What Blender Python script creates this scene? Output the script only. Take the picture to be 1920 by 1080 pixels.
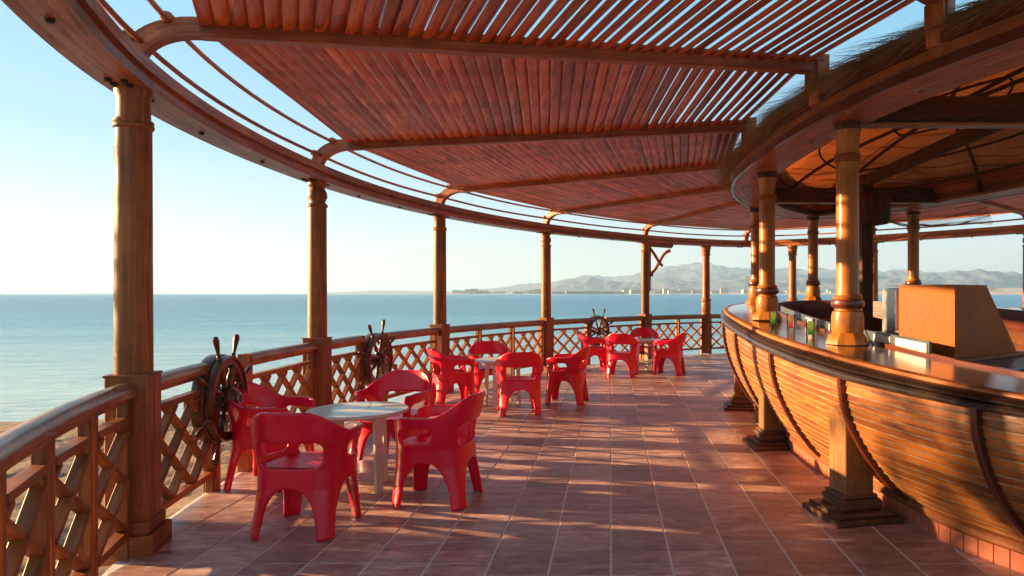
import bpy, bmesh, math, random
from mathutils import Vector, Matrix, noise
R = math.radians
random.seed(7)
D = bpy.data
scene = bpy.context.scene
for o in list(D.objects): D.objects.remove(o)

# ------------------------------------------------------------------ camera
cam_d = D.cameras.new('camera'); cam = D.objects.new('camera', cam_d)
scene.collection.objects.link(cam); scene.camera = cam
cam.location = (0, 0, 1.5); cam.rotation_euler = (R(90), 0, 0)
cam_d.sensor_width = 36; cam_d.lens = 36 * 1300 / 1920
cam_d.shift_x = -186 / 1920; cam_d.shift_y = 11 / 1920
cam_d.clip_start = 0.05; cam_d.clip_end = 60000

# ------------------------------------------------------------------ sky and sun
SUN_AZ, SUN_EL = 81, 11.0          # azimuth to the left of the view axis
world = D.worlds.new('World'); scene.world = world; world.use_nodes = True
wn = world.node_tree; bg = wn.nodes['Background']
sky = wn.nodes.new('ShaderNodeTexSky'); sky.sky_type = 'NISHITA'; sky.sun_disc = False
sky.sun_elevation = R(SUN_EL); sky.sun_rotation = R(-SUN_AZ)
sky.air_density = 1.0; sky.dust_density = 0.4; sky.ozone_density = 1.5; sky.altitude = 0
# the photograph's sky: Nishita light plus the even pale-blue-to-cream gradient of a hazy evening
tcw = wn.nodes.new('ShaderNodeTexCoord'); spz = wn.nodes.new('ShaderNodeSeparateXYZ'); wn.links.new(tcw.outputs['Generated'], spz.inputs[0])
rw = wn.nodes.new('ShaderNodeValToRGB'); ew = rw.color_ramp.elements
while len(ew) > 1: ew.remove(ew[-1])
SKY_K = .45
for k_, (p_, c_) in enumerate(((0, (.43, .395, .335)), (.05, (.375, .405, .405)), (.10, (.295, .395, .455)), (.2, (.175, .335, .45)), (.35, (.125, .31, .45)), (.6, (.14, .29, .42)), (1, (.13, .26, .39)))):
    e_ = ew[0] if k_ == 0 else ew.new(p_)
    e_.position = p_; e_.color = (*c_, 1)
wn.links.new(spz.outputs[2], rw.inputs[0])
mxw = wn.nodes.new('ShaderNodeVectorMath'); mxw.operation = 'MULTIPLY_ADD'
scw = wn.nodes.new('ShaderNodeVectorMath'); scw.operation = 'SCALE'; scw.inputs['Scale'].default_value = .85 / .15 * SKY_K
wn.links.new(rw.outputs[0], scw.inputs[0]); wn.links.new(sky.outputs[0], mxw.inputs[0]); mxw.inputs[1].default_value = (.12 * SKY_K,) * 3; wn.links.new(scw.outputs[0], mxw.inputs[2])
wn.links.new(mxw.outputs[0], bg.inputs[0]); bg.inputs[1].default_value = 0.15
sun_d = D.lights.new('sun', 'SUN'); sun_d.energy = 5.0; sun_d.angle = R(0.6); sun_d.color = (1.0, 0.65, 0.31)
sun = D.objects.new('sun', sun_d); scene.collection.objects.link(sun)
sd = Vector((-math.sin(R(SUN_AZ)) * math.cos(R(SUN_EL)), math.cos(R(SUN_AZ)) * math.cos(R(SUN_EL)), math.sin(R(SUN_EL))))
sun.rotation_euler = sd.to_track_quat('Z', 'Y').to_euler(); sun.location = sd * 30
vs = scene.view_settings
vs.view_transform = 'Standard'; vs.look = 'None'; vs.gamma = 1; vs.use_curve_mapping = False; vs.exposure = 2.25
scene.cycles.use_denoising = True; scene.cycles.denoiser = 'OPENIMAGEDENOISE'; scene.cycles.denoising_input_passes = 'RGB_ALBEDO_NORMAL'; scene.cycles.denoising_prefilter = 'ACCURATE'
scene.cycles.max_bounces = 8; scene.cycles.diffuse_bounces = 5

# ------------------------------------------------------------------ materials
def new_mat(name):
    m = D.materials.new(name); m.use_nodes = True
    nt = m.node_tree; b = nt.nodes['Principled BSDF']
    return m, nt, b
def N(nt, t, **kw):
    n = nt.nodes.new(t)
    for k, v in kw.items(): setattr(n, k, v)
    return n
def ramp(nt, src, stops):
    r = N(nt, 'ShaderNodeValToRGB'); e = r.color_ramp.elements
    while len(e) > 1: e.remove(e[-1])
    e[0].position = stops[0][0]; e[0].color = (*stops[0][1], 1)
    for p, c in stops[1:]:
        x = e.new(p); x.color = (*c, 1)
    nt.links.new(src, r.inputs[0]); return r.outputs[0]
def mix(nt, fac, a, b, mode='MIX'):
    m = N(nt, 'ShaderNodeMix', data_type='RGBA', blend_type=mode)
    for s, i in ((fac, 0), (a, 6), (b, 7)):
        if hasattr(s, 'is_output'): nt.links.new(s, m.inputs[i])
        elif i == 0: m.inputs[0].default_value = s
        else: m.inputs[i].default_value = (*s, 1)
    return m.outputs[2]
def g(v): return (v, v, v)
def noise_tex(nt, vec, scale, detail=4, rough=.6, dist=0):
    n = N(nt, 'ShaderNodeTexNoise'); n.inputs['Scale'].default_value = scale
    n.inputs['Detail'].default_value = detail; n.inputs['Roughness'].default_value = rough
    n.inputs['Distortion'].default_value = dist
    if vec is not None: nt.links.new(vec, n.inputs['Vector'])
    return n.outputs['Fac']
def bump(nt, b, h, strength, dist):
    n = N(nt, 'ShaderNodeBump'); n.inputs['Strength'].default_value = strength
    n.inputs['Distance'].default_value = dist
    nt.links.new(h, n.inputs['Height']); nt.links.new(n.outputs[0], b.inputs['Normal'])
    return n
def grain_uv(nt, su, sv):
    uv = N(nt, 'ShaderNodeUVMap'); uv.uv_map = 'UVMap'
    oi = N(nt, 'ShaderNodeObjectInfo')
    mp = N(nt, 'ShaderNodeMapping'); mp.inputs['Scale'].default_value = (su, sv, 1)
    nt.links.new(uv.outputs[0], mp.inputs[0])
    mu = N(nt, 'ShaderNodeMath', operation='MULTIPLY'); nt.links.new(oi.outputs['Random'], mu.inputs[0]); mu.inputs[1].default_value = 57
    ge = N(nt, 'ShaderNodeNewGeometry')
    ad = N(nt, 'ShaderNodeMath', operation='MULTIPLY_ADD'); nt.links.new(ge.outputs['Random Per Island'], ad.inputs[0]); ad.inputs[1].default_value = 31; nt.links.new(mu.outputs[0], ad.inputs[2])
    cb = N(nt, 'ShaderNodeCombineXYZ')
    nt.links.new(ad.outputs[0], cb.inputs[2]); nt.links.new(ad.outputs[0], cb.inputs[0])
    va = N(nt, 'ShaderNodeVectorMath', operation='ADD'); nt.links.new(mp.outputs[0], va.inputs[0]); nt.links.new(cb.outputs[0], va.inputs[1])
    return va.outputs[0], oi.outputs['Random'], ge.outputs['Random Per Island']
def wood(name, dark, mid, light, rough=.45, coat=0., wear=0., wearcol=(.35, .27, .2), sv=28, rings=1., bmp=.35, metal=0):
    m, nt, b = new_mat(name)
    vec, orand, irand = grain_uv(nt, 1.3, sv)
    warp = noise_tex(nt, vec, .8, 3, .6, 1.0)
    w = N(nt, 'ShaderNodeTexNoise'); w.inputs['Scale'].default_value = 1.5; w.inputs['Detail'].default_value = 6; w.inputs['Roughness'].default_value = .65; w.inputs['Distortion'].default_value = .5 * rings
    nt.links.new(vec, w.inputs['Vector'])
    vec2, _, _ = grain_uv(nt, .9, sv * .32)
    r2 = N(nt, 'ShaderNodeTexWave', wave_type='RINGS', wave_profile='SAW'); r2.inputs['Scale'].default_value = .9; r2.inputs['Distortion'].default_value = 9; r2.inputs['Detail'].default_value = 2; r2.inputs['Detail Scale'].default_value = .8
    nt.links.new(vec2, r2.inputs['Vector'])
    c = ramp(nt, w.outputs['Fac'], [(.28, dark), (.5, mid), (.75, light)])
    c = mix(nt, .3 * rings, c, ramp(nt, r2.outputs['Fac'], [(0, dark), (.55, mid), (1, light)]))
    # broad tone differences from board to board
    mm = N(nt, 'ShaderNodeMath', operation='ADD'); nt.links.new(orand, mm.inputs[0]); nt.links.new(irand, mm.inputs[1])
    fr = N(nt, 'ShaderNodeMath', operation='FRACT'); nt.links.new(mm.outputs[0], fr.inputs[0])
    c = mix(nt, 1, c, ramp(nt, fr.outputs[0], [(0, g(.68)), (.5, g(.95)), (1, g(1.15))]), 'MULTIPLY')
    tc = N(nt, 'ShaderNodeTexCoord')
    blot = noise_tex(nt, tc.outputs['Object'], 3.5, 5, .7)
    c = mix(nt, 1, c, ramp(nt, blot, [(.3, g(.62)), (.55, g(1.0)), (.8, g(1.1))]), 'MULTIPLY')
    if wear > 0:
        ve, _, _ = grain_uv(nt, 3, sv * .6)
        wn_ = noise_tex(nt, ve, 1.2, 8, .75)
        f = ramp(nt, wn_, [(max(0, .72 - wear * .4), g(0)), (.80 - wear * .3, g(1))])
        c = mix(nt, f, c, wearcol)
    nt.links.new(c, b.inputs['Base Color'])
    rr = ramp(nt, w.outputs['Fac'], [(.3, g(min(1, rough + .15))), (.7, g(max(.05, rough - .08)))])
    nt.links.new(rr, b.inputs['Roughness'])
    b.inputs['Specular IOR Level'].default_value = .28; b.inputs['Coat Weight'].default_value = coat; b.inputs['Coat Roughness'].default_value = .18
    bump(nt, b, w.outputs['Fac'], bmp, .004)
    return m
def plain(name, col, rough=.5, metal=0., nscale=8, var=.25, bmp=.1, bd=.002, coat=0):
    m, nt, b = new_mat(name)
    tc = N(nt, 'ShaderNodeTexCoord')
    n = noise_tex(nt, tc.outputs['Object'], nscale, 6, .65)
    c = mix(nt, 1, col, ramp(nt, n, [(.25, g(1 - var)), (.75, g(1 + var * .4))]), 'MULTIPLY')
    nt.links.new(c, b.inputs['Base Color'])
    b.inputs['Metallic'].default_value = metal; b.inputs['Specular IOR Level'].default_value = .5 if metal else .3
    nt.links.new(ramp(nt, n, [(.3, g(rough * .85)), (.7, g(min(1, rough * 1.2)))]), b.inputs['Roughness'])
    b.inputs['Coat Weight'].default_value = coat
    bump(nt, b, noise_tex(nt, tc.outputs['Object'], nscale * 12, 3), bmp, bd)
    return m

M = {}
M['beam'] = wood('stained_beam_wood', (.17, .042, .016), (.38, .105, .038), (.52, .18, .07), .45, .06, .10)
M['slat'] = wood('red_slat_wood', (.15, .020, .006), (.64, .118, .030), (.84, .22, .055), .42, .08, .0, sv=22, rings=1.5)
M['column'] = wood('varnished_column_wood', (.09, .022, .006), (.27, .076, .014), (.46, .16, .030), .42, .05, .06, (.28, .12, .05))
M['honey'] = wood('honey_column_wood', (.20, .052, .008), (.40, .125, .016), (.52, .19, .032), .38, .10, .0, rings=.8)
M['rail'] = wood('railing_wood', (.13, .032, .009), (.33, .095, .022), (.48, .165, .042), .5, .04, .13, (.40, .22, .10))
M['worn'] = wood('weathered_plinth_wood', (.11, .028, .010), (.28, .080, .022), (.42, .15, .045), .6, 0, .2, (.32, .17, .09))
M['plank'] = wood('hull_plank_wood', (.07, .015, .005), (.35, .092, .014), (.58, .215, .042), .42, .10, .14, (.58, .38, .17), sv=20)
M['hand'] = wood('weathered_handrail_wood', (.11, .035, .012), (.27, .095, .03), (.42, .18, .065), .38, .25, .38, (.44, .33, .25))
M['foot'] = wood('dark_brown_foot_moulding', (.04, .016, .008), (.11, .045, .02), (.20, .09, .04), .5, .05, .15, (.32, .2, .1))
M['lit_edge'] = wood('painted_lit_plank_edge', (.10, .06, .035), (.34, .24, .15), (.50, .38, .26), .7, 0, .0)  # pale colour painting the light caught by the plank edges
M['rib'] = wood('dark_red_rib_wood', (.04, .010, .006), (.11, .022, .012), (.18, .045, .02), .3, .5, .08)
M['ceil'] = wood('matte_dark_ceiling_wood', (.03, .012, .007), (.075, .028, .014), (.12, .05, .025), .75, 0, .0)
M['black'] = wood('black_worn_moulding', (.012, .008, .006), (.028, .016, .011), (.06, .032, .018), .30, .35, .20, (.36, .17, .06))
M['dark'] = wood('dark_wheel_wood', (.03, .009, .005), (.095, .030, .013), (.19, .065, .025), .35, .3, .08, (.25,.12,.05))
M['post'] = wood('pale_support_wood', (.12, .045, .014), (.26, .105, .032), (.38, .18, .065), .5, .1, .1, (.45, .3, .16))
M['counter'] = wood('lacquered_counter_wood', (.06, .025, .014), (.12, .055, .03), (.18, .085, .045), .10, 1.0, .0, bmp=.05)
M['boxwood'] = plain('orange_painted_board', (.37, .092, .006), .6, nscale=3, var=.55, bmp=.6, bd=.004)
M['steel'] = plain('brushed_steel', (.45, .46, .47), .38, .9, 5, .3)
M['dsteel'] = plain('dull_grey_steel', (.13, .15, .17), .35, .6, 5, .3)
M['white'] = plain('chipped_white_panel', (.70, .68, .62), .5, 0, 6, .2)
M['bolt'] = plain('rusty_bolt_steel', (.05, .025, .018), .55, .5, 30)
M['blackp'] = plain('black_plastic', (.02, .02, .022), .35, 0, 8, .3)
M['thatch'] = plain('dry_palm_thatch', (.50, .36, .18), .9, 0, 3, .7, .3)
M['net'] = plain('rope_net', (.13, .06, .025), .8, 0, 10)
M['lamp_ring'] = plain('downlight_ring', (.4, .3, .2), .3, .7)
M['redtile'] = plain('red_skirting_tile', (.42, .12, .065), .45, 0, 6, .3)
M['mortar'] = plain('pale_grout', (.78, .70, .60), .9, 0, 20, .3)

def canvas(name, col):
    m, nt, b = new_mat(name); tc = N(nt, 'ShaderNodeTexCoord')
    n = noise_tex(nt, tc.outputs['Object'], 1.4, 6, .65)
    c = mix(nt, 1, col, ramp(nt, n, [(.3, g(.62)), (.7, g(1.08))]), 'MULTIPLY')
    nt.links.new(c, b.inputs['Base Color']); b.inputs['Roughness'].default_value = .8
    tr = N(nt, 'ShaderNodeBsdfTranslucent'); nt.links.new(c, tr.inputs[0])
    ms = N(nt, 'ShaderNodeMixShader'); ms.inputs[0].default_value = .30
    nt.links.new(b.outputs[0], ms.inputs[1]); nt.links.new(tr.outputs[0], ms.inputs[2])
    nt.links.new(ms.outputs[0], nt.nodes['Material Output'].inputs['Surface']); return m
M['dome'] = canvas('ochre_canvas_lining', (.60, .125, .025))
def red_plastic():
    m, nt, b = new_mat('red_moulded_plastic')
    tc = N(nt, 'ShaderNodeTexCoord')
    n = noise_tex(nt, tc.outputs['Object'], 5, 5)
    c = ramp(nt, n, [(.3, (.68, .001, .024)), (.7, (.78, .002, .034))])
    oi = N(nt, 'ShaderNodeObjectInfo'); c = mix(nt, 1, c, ramp(nt, oi.outputs['Random'], [(0, (.86, 1, .9)), (1, (1.06, 1, 1.1))]), 'MULTIPLY')
    sc_ = noise_tex(nt, tc.outputs['Object'], 28, 8, .8); c = mix(nt, ramp(nt, sc_, [(.62, g(0)), (.74, g(.30))]), c, (.62, .06, .07))
    nt.links.new(c, b.inputs['Base Color'])
    nt.links.new(ramp(nt, n, [(.3, g(.24)), (.7, g(.36))]), b.inputs['Roughness'])
    b.inputs['Specular IOR Level'].default_value = .45; b.inputs['Subsurface Weight'].default_value = .06; b.inputs['Subsurface Radius'].default_value = (.03, .004, .004); b.inputs['Subsurface Scale'].default_value = .4
    bump(nt, b, noise_tex(nt, tc.outputs['Object'], 260, 2), .06, .001)
    return m
M['red'] = red_plastic()
def table_paint():
    m, nt, b = new_mat('chipped_white_table_paint')
    tc = N(nt, 'ShaderNodeTexCoord')
    n = noise_tex(nt, tc.outputs['Object'], 7, 8, .75)
    c = mix(nt, ramp(nt, n, [(.66, g(0)), (.72, g(1))]), (.60, .52, .43), (.22, .14, .08))
    nt.links.new(c, b.inputs['Base Color']); b.inputs['Roughness'].default_value = .38
    b.inputs['Coat Weight'].default_value = .3
    bump(nt, b, n, .2, .002); return m
M['table'] = table_paint()
def tile_mat():
    m, nt, b = new_mat('terracotta_floor_tile')
    ge = N(nt, 'ShaderNodeNewGeometry')
    sc = N(nt, 'ShaderNodeVectorMath', operation='SCALE'); nt.links.new(ge.outputs['Position'], sc.inputs[0]); sc.inputs['Scale'].default_value = 1 / .337
    fl = N(nt, 'ShaderNodeVectorMath', operation='FLOOR'); nt.links.new(sc.outputs[0], fl.inputs[0])
    wn_ = N(nt, 'ShaderNodeTexWhiteNoise', noise_dimensions='2D'); nt.links.new(fl.outputs[0], wn_.inputs['Vector'])
    ad = N(nt, 'ShaderNodeVectorMath', operation='MULTIPLY_ADD'); nt.links.new(wn_.outputs['Color'], ad.inputs[0]); ad.inputs[1].default_value = (40, 40, 40); nt.links.new(ge.outputs['Position'], ad.inputs[2])
    mp = N(nt, 'ShaderNodeMapping'); mp.inputs['Scale'].default_value = (3.2, 8, 3); nt.links.new(ad.outputs[0], mp.inputs[0])
    n1 = noise_tex(nt, mp.outputs[0], 1.6, 9, .72, .6)
    n2 = noise_tex(nt, ad.outputs[0], 30, 4)
    c = ramp(nt, n1, [(.27, (.09, .034, .032)), (.40, (.30, .145, .122)), (.55, (.48, .28, .235)), (.70, (.70, .53, .45))])
    c = mix(nt, 1, c, ramp(nt, wn_.outputs['Value'], [(0, (.66, .62, .64)), (.5, (.95, .95, .95)), (1, (1.22, 1.26, 1.25))]), 'MULTIPLY')
    # dust and dirt over the whole terrace
    n3 = noise_tex(nt, ge.outputs['Position'], 1.1, 6, .7)
    c = mix(nt, ramp(nt, n3, [(.5, g(0)), (.8, g(.35))]), c, (.46, .34, .28))
    nt.links.new(c, b.inputs['Base Color'])
    nt.links.new(ramp(nt, n1, [(.3, g(.33)), (.7, g(.55))]), b.inputs['Roughness'])
    bump(nt, b, n1, .6, .008); return m
M['tile'] = tile_mat()
def water_mat():
    m, nt, b = new_mat('sea_water')
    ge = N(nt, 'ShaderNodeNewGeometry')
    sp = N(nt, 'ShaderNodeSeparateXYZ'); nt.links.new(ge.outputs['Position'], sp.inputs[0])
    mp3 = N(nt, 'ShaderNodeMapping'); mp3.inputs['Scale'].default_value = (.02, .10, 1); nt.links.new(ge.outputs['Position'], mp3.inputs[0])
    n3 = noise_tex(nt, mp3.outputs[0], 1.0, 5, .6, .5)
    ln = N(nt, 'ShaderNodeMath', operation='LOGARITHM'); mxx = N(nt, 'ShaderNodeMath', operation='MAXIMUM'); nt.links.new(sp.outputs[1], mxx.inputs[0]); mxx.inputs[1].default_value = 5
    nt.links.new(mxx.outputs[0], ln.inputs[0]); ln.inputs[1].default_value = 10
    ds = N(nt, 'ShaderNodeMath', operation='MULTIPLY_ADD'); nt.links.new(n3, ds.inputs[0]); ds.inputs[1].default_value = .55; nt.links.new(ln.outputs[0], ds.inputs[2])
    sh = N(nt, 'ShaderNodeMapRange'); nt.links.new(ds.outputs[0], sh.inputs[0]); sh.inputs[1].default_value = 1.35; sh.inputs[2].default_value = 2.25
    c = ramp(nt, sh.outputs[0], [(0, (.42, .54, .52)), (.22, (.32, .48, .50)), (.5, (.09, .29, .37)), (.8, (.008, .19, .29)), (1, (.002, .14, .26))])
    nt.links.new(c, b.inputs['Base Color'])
    b.inputs['Roughness'].default_value = .2; b.inputs['IOR'].default_value = 1.33
    mp = N(nt, 'ShaderNodeMapping'); mp.inputs['Rotation'].default_value = (0, 0, R(4)); mp.inputs['Scale'].default_value = (.42, 1.5, 1); nt.links.new(ge.outputs['Position'], mp.inputs[0])
    a = noise_tex(nt, mp.outputs[0], 1.7, 8, .66, .4)
    mp2 = N(nt, 'ShaderNodeMapping'); mp2.inputs['Rotation'].default_value = (0, 0, R(-20)); mp2.inputs['Scale'].default_value = (.11, .42, 1); nt.links.new(ge.outputs['Position'], mp2.inputs[0])
    c2 = noise_tex(nt, mp2.outputs[0], 1.0, 6, .65)
    s = N(nt, 'ShaderNodeMath', operation='MULTIPLY_ADD'); nt.links.new(c2, s.inputs[0]); s.inputs[1].default_value = 3.2; nt.links.new(a, s.inputs[2])
    bn = bump(nt, b, s.outputs[0], 1, .30)
    bs_ = N(nt, 'ShaderNodeMapRange'); nt.links.new(sh.outputs[0], bs_.inputs[0]); bs_.inputs[3].default_value = .5; bs_.inputs[4].default_value = 1.0
    nt.links.new(bs_.outputs[0], bn.inputs['Strength'])
    return m
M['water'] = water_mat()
def sand_mat(name, a, b_, c_, sc=6):
    m, nt, b = new_mat(name)
    ge = N(nt, 'ShaderNodeNewGeometry')
    n = noise_tex(nt, ge.outputs['Position'], sc, 9, .75)
    nt.links.new(ramp(nt, n, [(.3, a), (.5, b_), (.72, c_)]), b.inputs['Base Color'])
    b.inputs['Roughness'].default_value = .95
    bump(nt, b, n, .8, .05 if sc > 1 else 2.0); return m
M['sand'] = sand_mat('damp_beach_sand', (.10, .062, .038), (.24, .16, .10), (.40, .29, .19), 9)
M['rock'] = sand_mat('haze_tinted_mountain_rock', (.05, .06, .08), (.085, .092, .115), (.15, .145, .15), .004)  # rock tinted blue, part of the distance haze is in its colour
M['shore'] = sand_mat('far_shore_sand', (.28, .20, .13), (.42, .31, .21), (.52, .40, .28), .02)
M['plaster'] = plain('far_white_plaster', (.44, .41, .37), .8, 0, .05, .3)
M['plaster2'] = plain('far_beige_plaster', (.42, .35, .27), .8, 0, .05, .3)
M['wind'] = plain('far_window_shade', (.08, .08, .09), .4)
M['palm'] = plain('palm_leaf_green', (.05, .07, .03), .7, 0, 2, .4)
M['trunk'] = plain('palm_trunk_bark', (.12, .08, .05), .9)
def glass_mat(name, col=(1, 1, 1), rough=0):
    m, nt, b = new_mat(name); b.inputs['Base Color'].default_value = (*col, 1)
    b.inputs['Transmission Weight'].default_value = 1; b.inputs['Roughness'].default_value = rough; b.inputs['IOR'].default_value = 1.45
    return m
def thin_glass():
    m = D.materials.new('clear_glass'); m.use_nodes = True; nt = m.node_tree; nt.nodes.remove(nt.nodes['Principled BSDF'])
    tr = N(nt, 'ShaderNodeBsdfTransparent'); tr.inputs[0].default_value = (.93, .95, .95, 1); gl = N(nt, 'ShaderNodeBsdfGlossy'); gl.inputs['Roughness'].default_value = .03
    lw = N(nt, 'ShaderNodeLayerWeight'); lw.inputs[0].default_value = .35; ms = N(nt, 'ShaderNodeMixShader')
    nt.links.new(lw.outputs['Fresnel'], ms.inputs[0]); nt.links.new(tr.outputs[0], ms.inputs[1]); nt.links.new(gl.outputs[0], ms.inputs[2]); nt.links.new(ms.outputs[0], nt.nodes['Material Output'].inputs['Surface']); return m
M['glass'] = thin_glass()
def drink(name, lo, hi):
    m, nt, b = new_mat(name); tc = N(nt, 'ShaderNodeTexCoord'); sp = N(nt, 'ShaderNodeSeparateXYZ')
    nt.links.new(tc.outputs['Generated'], sp.inputs[0])
    nt.links.new(ramp(nt, sp.outputs[2], [(.1, lo), (.35, tuple((a + b_) / 2 for a, b_ in zip(lo, hi))), (.6, hi)]), b.inputs['Base Color'])
    tr = N(nt, 'ShaderNodeBsdfTranslucent'); nt.links.new(b.inputs['Base Color'].links[0].from_socket, tr.inputs[0]); ms = N(nt, 'ShaderNodeMixShader'); ms.inputs[0].default_value = .5
    nt.links.new(b.outputs[0], ms.inputs[1]); nt.links.new(tr.outputs[0], ms.inputs[2]); nt.links.new(ms.outputs[0], nt.nodes['Material Output'].inputs['Surface'])
    b.inputs['Transmission Weight'].default_value = 0; b.inputs['Roughness'].default_value = .1; b.inputs['Subsurface Weight'].default_value = .5; b.inputs['Subsurface Scale'].default_value = .04
    return m
M['drink_green'] = drink('green_layered_drink', (.03, .60, .03), (.75, .92, .22))
M['drink_red'] = drink('red_orange_layered_drink', (.95, .06, .03), (.92, .65, .35))

# ------------------------------------------------------------------ mesh builder
Z = Vector((0, 0, 1))
class MB:
    def __init__(s): s.v = []; s.f = []; s.uv = []
    def face(s, idx, uvs=None):
        s.f.append(tuple(idx)); s.uv.append(uvs or [(s.v[i][0], s.v[i][1]) for i in idx])
    def sweep(s, path, prof, closed=False, up=Z, fixed=False, caps=True, scales=None, open_prof=False, zs=None):
        path = [Vector(p) for p in path]; n = len(path); m = len(prof); base = len(s.v)
        per = [0.]
        for j in range(m):
            a, b = prof[j], prof[(j + 1) % m]; per.append(per[-1] + math.hypot(b[0] - a[0], b[1] - a[1]))
        L = [0.]
        for i in range(1, n): L.append(L[-1] + (path[i] - path[i - 1]).length)
        Lc = L[-1] + (path[0] - path[-1]).length
        for i in range(n):
            if closed: t = path[(i + 1) % n] - path[i - 1]
            elif i == 0: t = path[1] - path[0]
            elif i == n - 1: t = path[-1] - path[-2]
            else: t = (path[i + 1] - path[i]).normalized() + (path[i] - path[i - 1]).normalized()
            t.normalize()
            rt = t.cross(up)
            if rt.length < 1e-4: rt = t.cross(Vector((0, 1, 0)))
            rt.normalize()
            u2 = up if fixed else rt.cross(t).normalized()
            k = scales[i] if scales else 1
            kz = zs[i] if zs else k
            for a, b in prof: s.v.append(path[i] + rt * a * k + u2 * b * kz)
        rng = n if closed else n - 1
        for i in range(rng):
            i2 = (i + 1) % n; u0 = L[i]; u1 = L[i + 1] if i + 1 < n else Lc
            for j in range(m - 1 if open_prof else m):
                j2 = (j + 1) % m
                s.face((base + i * m + j, base + i * m + j2, base + i2 * m + j2, base + i2 * m + j),
                       [(u0, per[j]), (u0, per[j + 1]), (u1, per[j + 1]), (u1, per[j])])
        if caps and not closed and not open_prof:
            s.face([base + j for j in range(m)][::-1], [(prof[j][0], prof[j][1]) for j in range(m)][::-1])
            s.face([base + (n - 1) * m + j for j in range(m)], [(prof[j][0], prof[j][1]) for j in range(m)])
        return s
    def bar(s, p, q, w, h, ch=.004, up=Z, fixed=False):
        w2, h2 = w / 2, h / 2; c = min(ch, w2 * .6, h2 * .6)
        prof = [(-w2 + c, -h2), (w2 - c, -h2), (w2, -h2 + c), (w2, h2 - c), (w2 - c, h2), (-w2 + c, h2), (-w2, h2 - c), (-w2, -h2 + c)]
        return s.sweep([p, q], prof, up=up, fixed=fixed)
    def tube(s, path, r, seg=10, closed=False, scales=None):
        return s.sweep(path, circ(r, seg), closed=closed, scales=scales)
    def lathe(s, prof, c=(0, 0, 0), axis=Z, seg=24):
        c = Vector(c); axis = Vector(axis).normalized(); q = axis.to_track_quat('Z', 'Y').to_matrix()
        base = len(s.v); n = len(prof); L = [0]
        for i in range(1, n): L.append(L[-1] + math.hypot(prof[i][0] - prof[i - 1][0], prof[i][1] - prof[i - 1][1]))
        for r, z in prof:
            for k in range(seg):
                a = 2 * math.pi * k / seg; s.v.append(c + q @ Vector((r * math.cos(a), r * math.sin(a), z)))
        rm = max(p[0] for p in prof)
        for i in range(n - 1):
            for k in range(seg):
                k2 = (k + 1) % seg; v0 = 2 * math.pi * rm * k / seg; v1 = 2 * math.pi * rm * (k + 1) / seg
                s.face((base + i * seg + k, base + i * seg + k2, base + (i + 1) * seg + k2, base + (i + 1) * seg + k),
                       [(L[i], v0), (L[i], v1), (L[i + 1], v1), (L[i + 1], v0)])
        if prof[0] == prof[-1]: return s
        if prof[0][0] > 1e-4: s.face([base + k for k in range(seg)][::-1])
        if prof[-1][0] > 1e-4: s.face([base + (n - 1) * seg + k for k in range(seg)])
        return s
    def box(s, c, d, rz=0, ch=.004):
        c = Vector(c); m = Matrix.Rotation(rz, 3, 'Z'); k = max(range(3), key=lambda i: d[i])
        if k == 2:
            a = c - Vector((0, 0, d[2] / 2)); b = c + Vector((0, 0, d[2] / 2))
            return s.bar(a, b, d[0], d[1], ch, up=m @ Vector((0, 1, 0)))
        ax = m @ Vector([1 if i == k else 0 for i in range(3)])
        w = d[1] if k == 0 else d[0]
        return s.bar(c - ax * d[k] / 2, c + ax * d[k] / 2, w, d[2], ch)
    def poly(s, pts, thick_vec):
        """flat outline extruded by thick_vec"""
        b = len(s.v); n = len(pts); tv = Vector(thick_vec)
        for p in pts: s.v.append(Vector(p))
        for p in pts: s.v.append(Vector(p) + tv)
        s.face(list(range(b, b + n))); s.face(list(range(b + n, b + 2 * n))[::-1])
        for i in range(n):
            j = (i + 1) % n; s.face((b + j, b + i, b + n + i, b + n + j), [(0, 0), (.1, 0), (.1, tv.length), (0, tv.length)])
        return s
def circ(r, seg=10, sx=1, sy=1): return [(r * sx * math.cos(2 * math.pi * k / seg), r * sy * math.sin(2 * math.pi * k / seg)) for k in range(seg)]
wl = {}
def to_mesh(name, mb, mat, center=True, sharp=35):
    c = Vector((0, 0, 0))
    if center and mb.v:
        lo = Vector([min(v[i] for v in mb.v) for i in range(3)]); hi = Vector([max(v[i] for v in mb.v) for i in range(3)]); c = (lo + hi) / 2
    me = D.meshes.new(name); me.from_pydata([tuple(Vector(v) - c) for v in mb.v], [], mb.f)
    uvl = me.uv_layers.new(name='UVMap'); flat = [x for fu in mb.uv for uv in fu for x in uv]
    uvl.data.foreach_set('uv', flat)
    me.polygons.foreach_set('use_smooth', [True] * len(me.polygons))
    if mat: me.materials.append(mat)
    bm = bmesh.new(); bm.from_mesh(me); bmesh.ops.recalc_face_normals(bm, faces=bm.faces); bm.to_mesh(me); bm.free()
    me.set_sharp_from_angle(angle=R(sharp)); me.update()
    return me, c
def obj(name, mb, mat, parent=None, center=True, sharp=35):
    me, c = to_mesh(name, mb, mat, center, sharp)
    return link(name, me, c, parent)
def link(name, me, c, parent=None, rz=None):
    o = D.objects.new(name, me); scene.collection.objects.link(o)
    wl[o.name] = Vector(c)
    if parent is not None:
        o.parent = parent; o.location = Vector(c) - wl[parent.name]
    else: o.location = c
    if rz is not None: o.rotation_euler.z = rz
    return o
def tag(o, label=None, cat=None, group=None, kind=None):
    if label: o['label'] = label
    if cat: o['category'] = cat
    if group: o['group'] = group
    if kind: o['kind'] = kind
    return o
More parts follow.
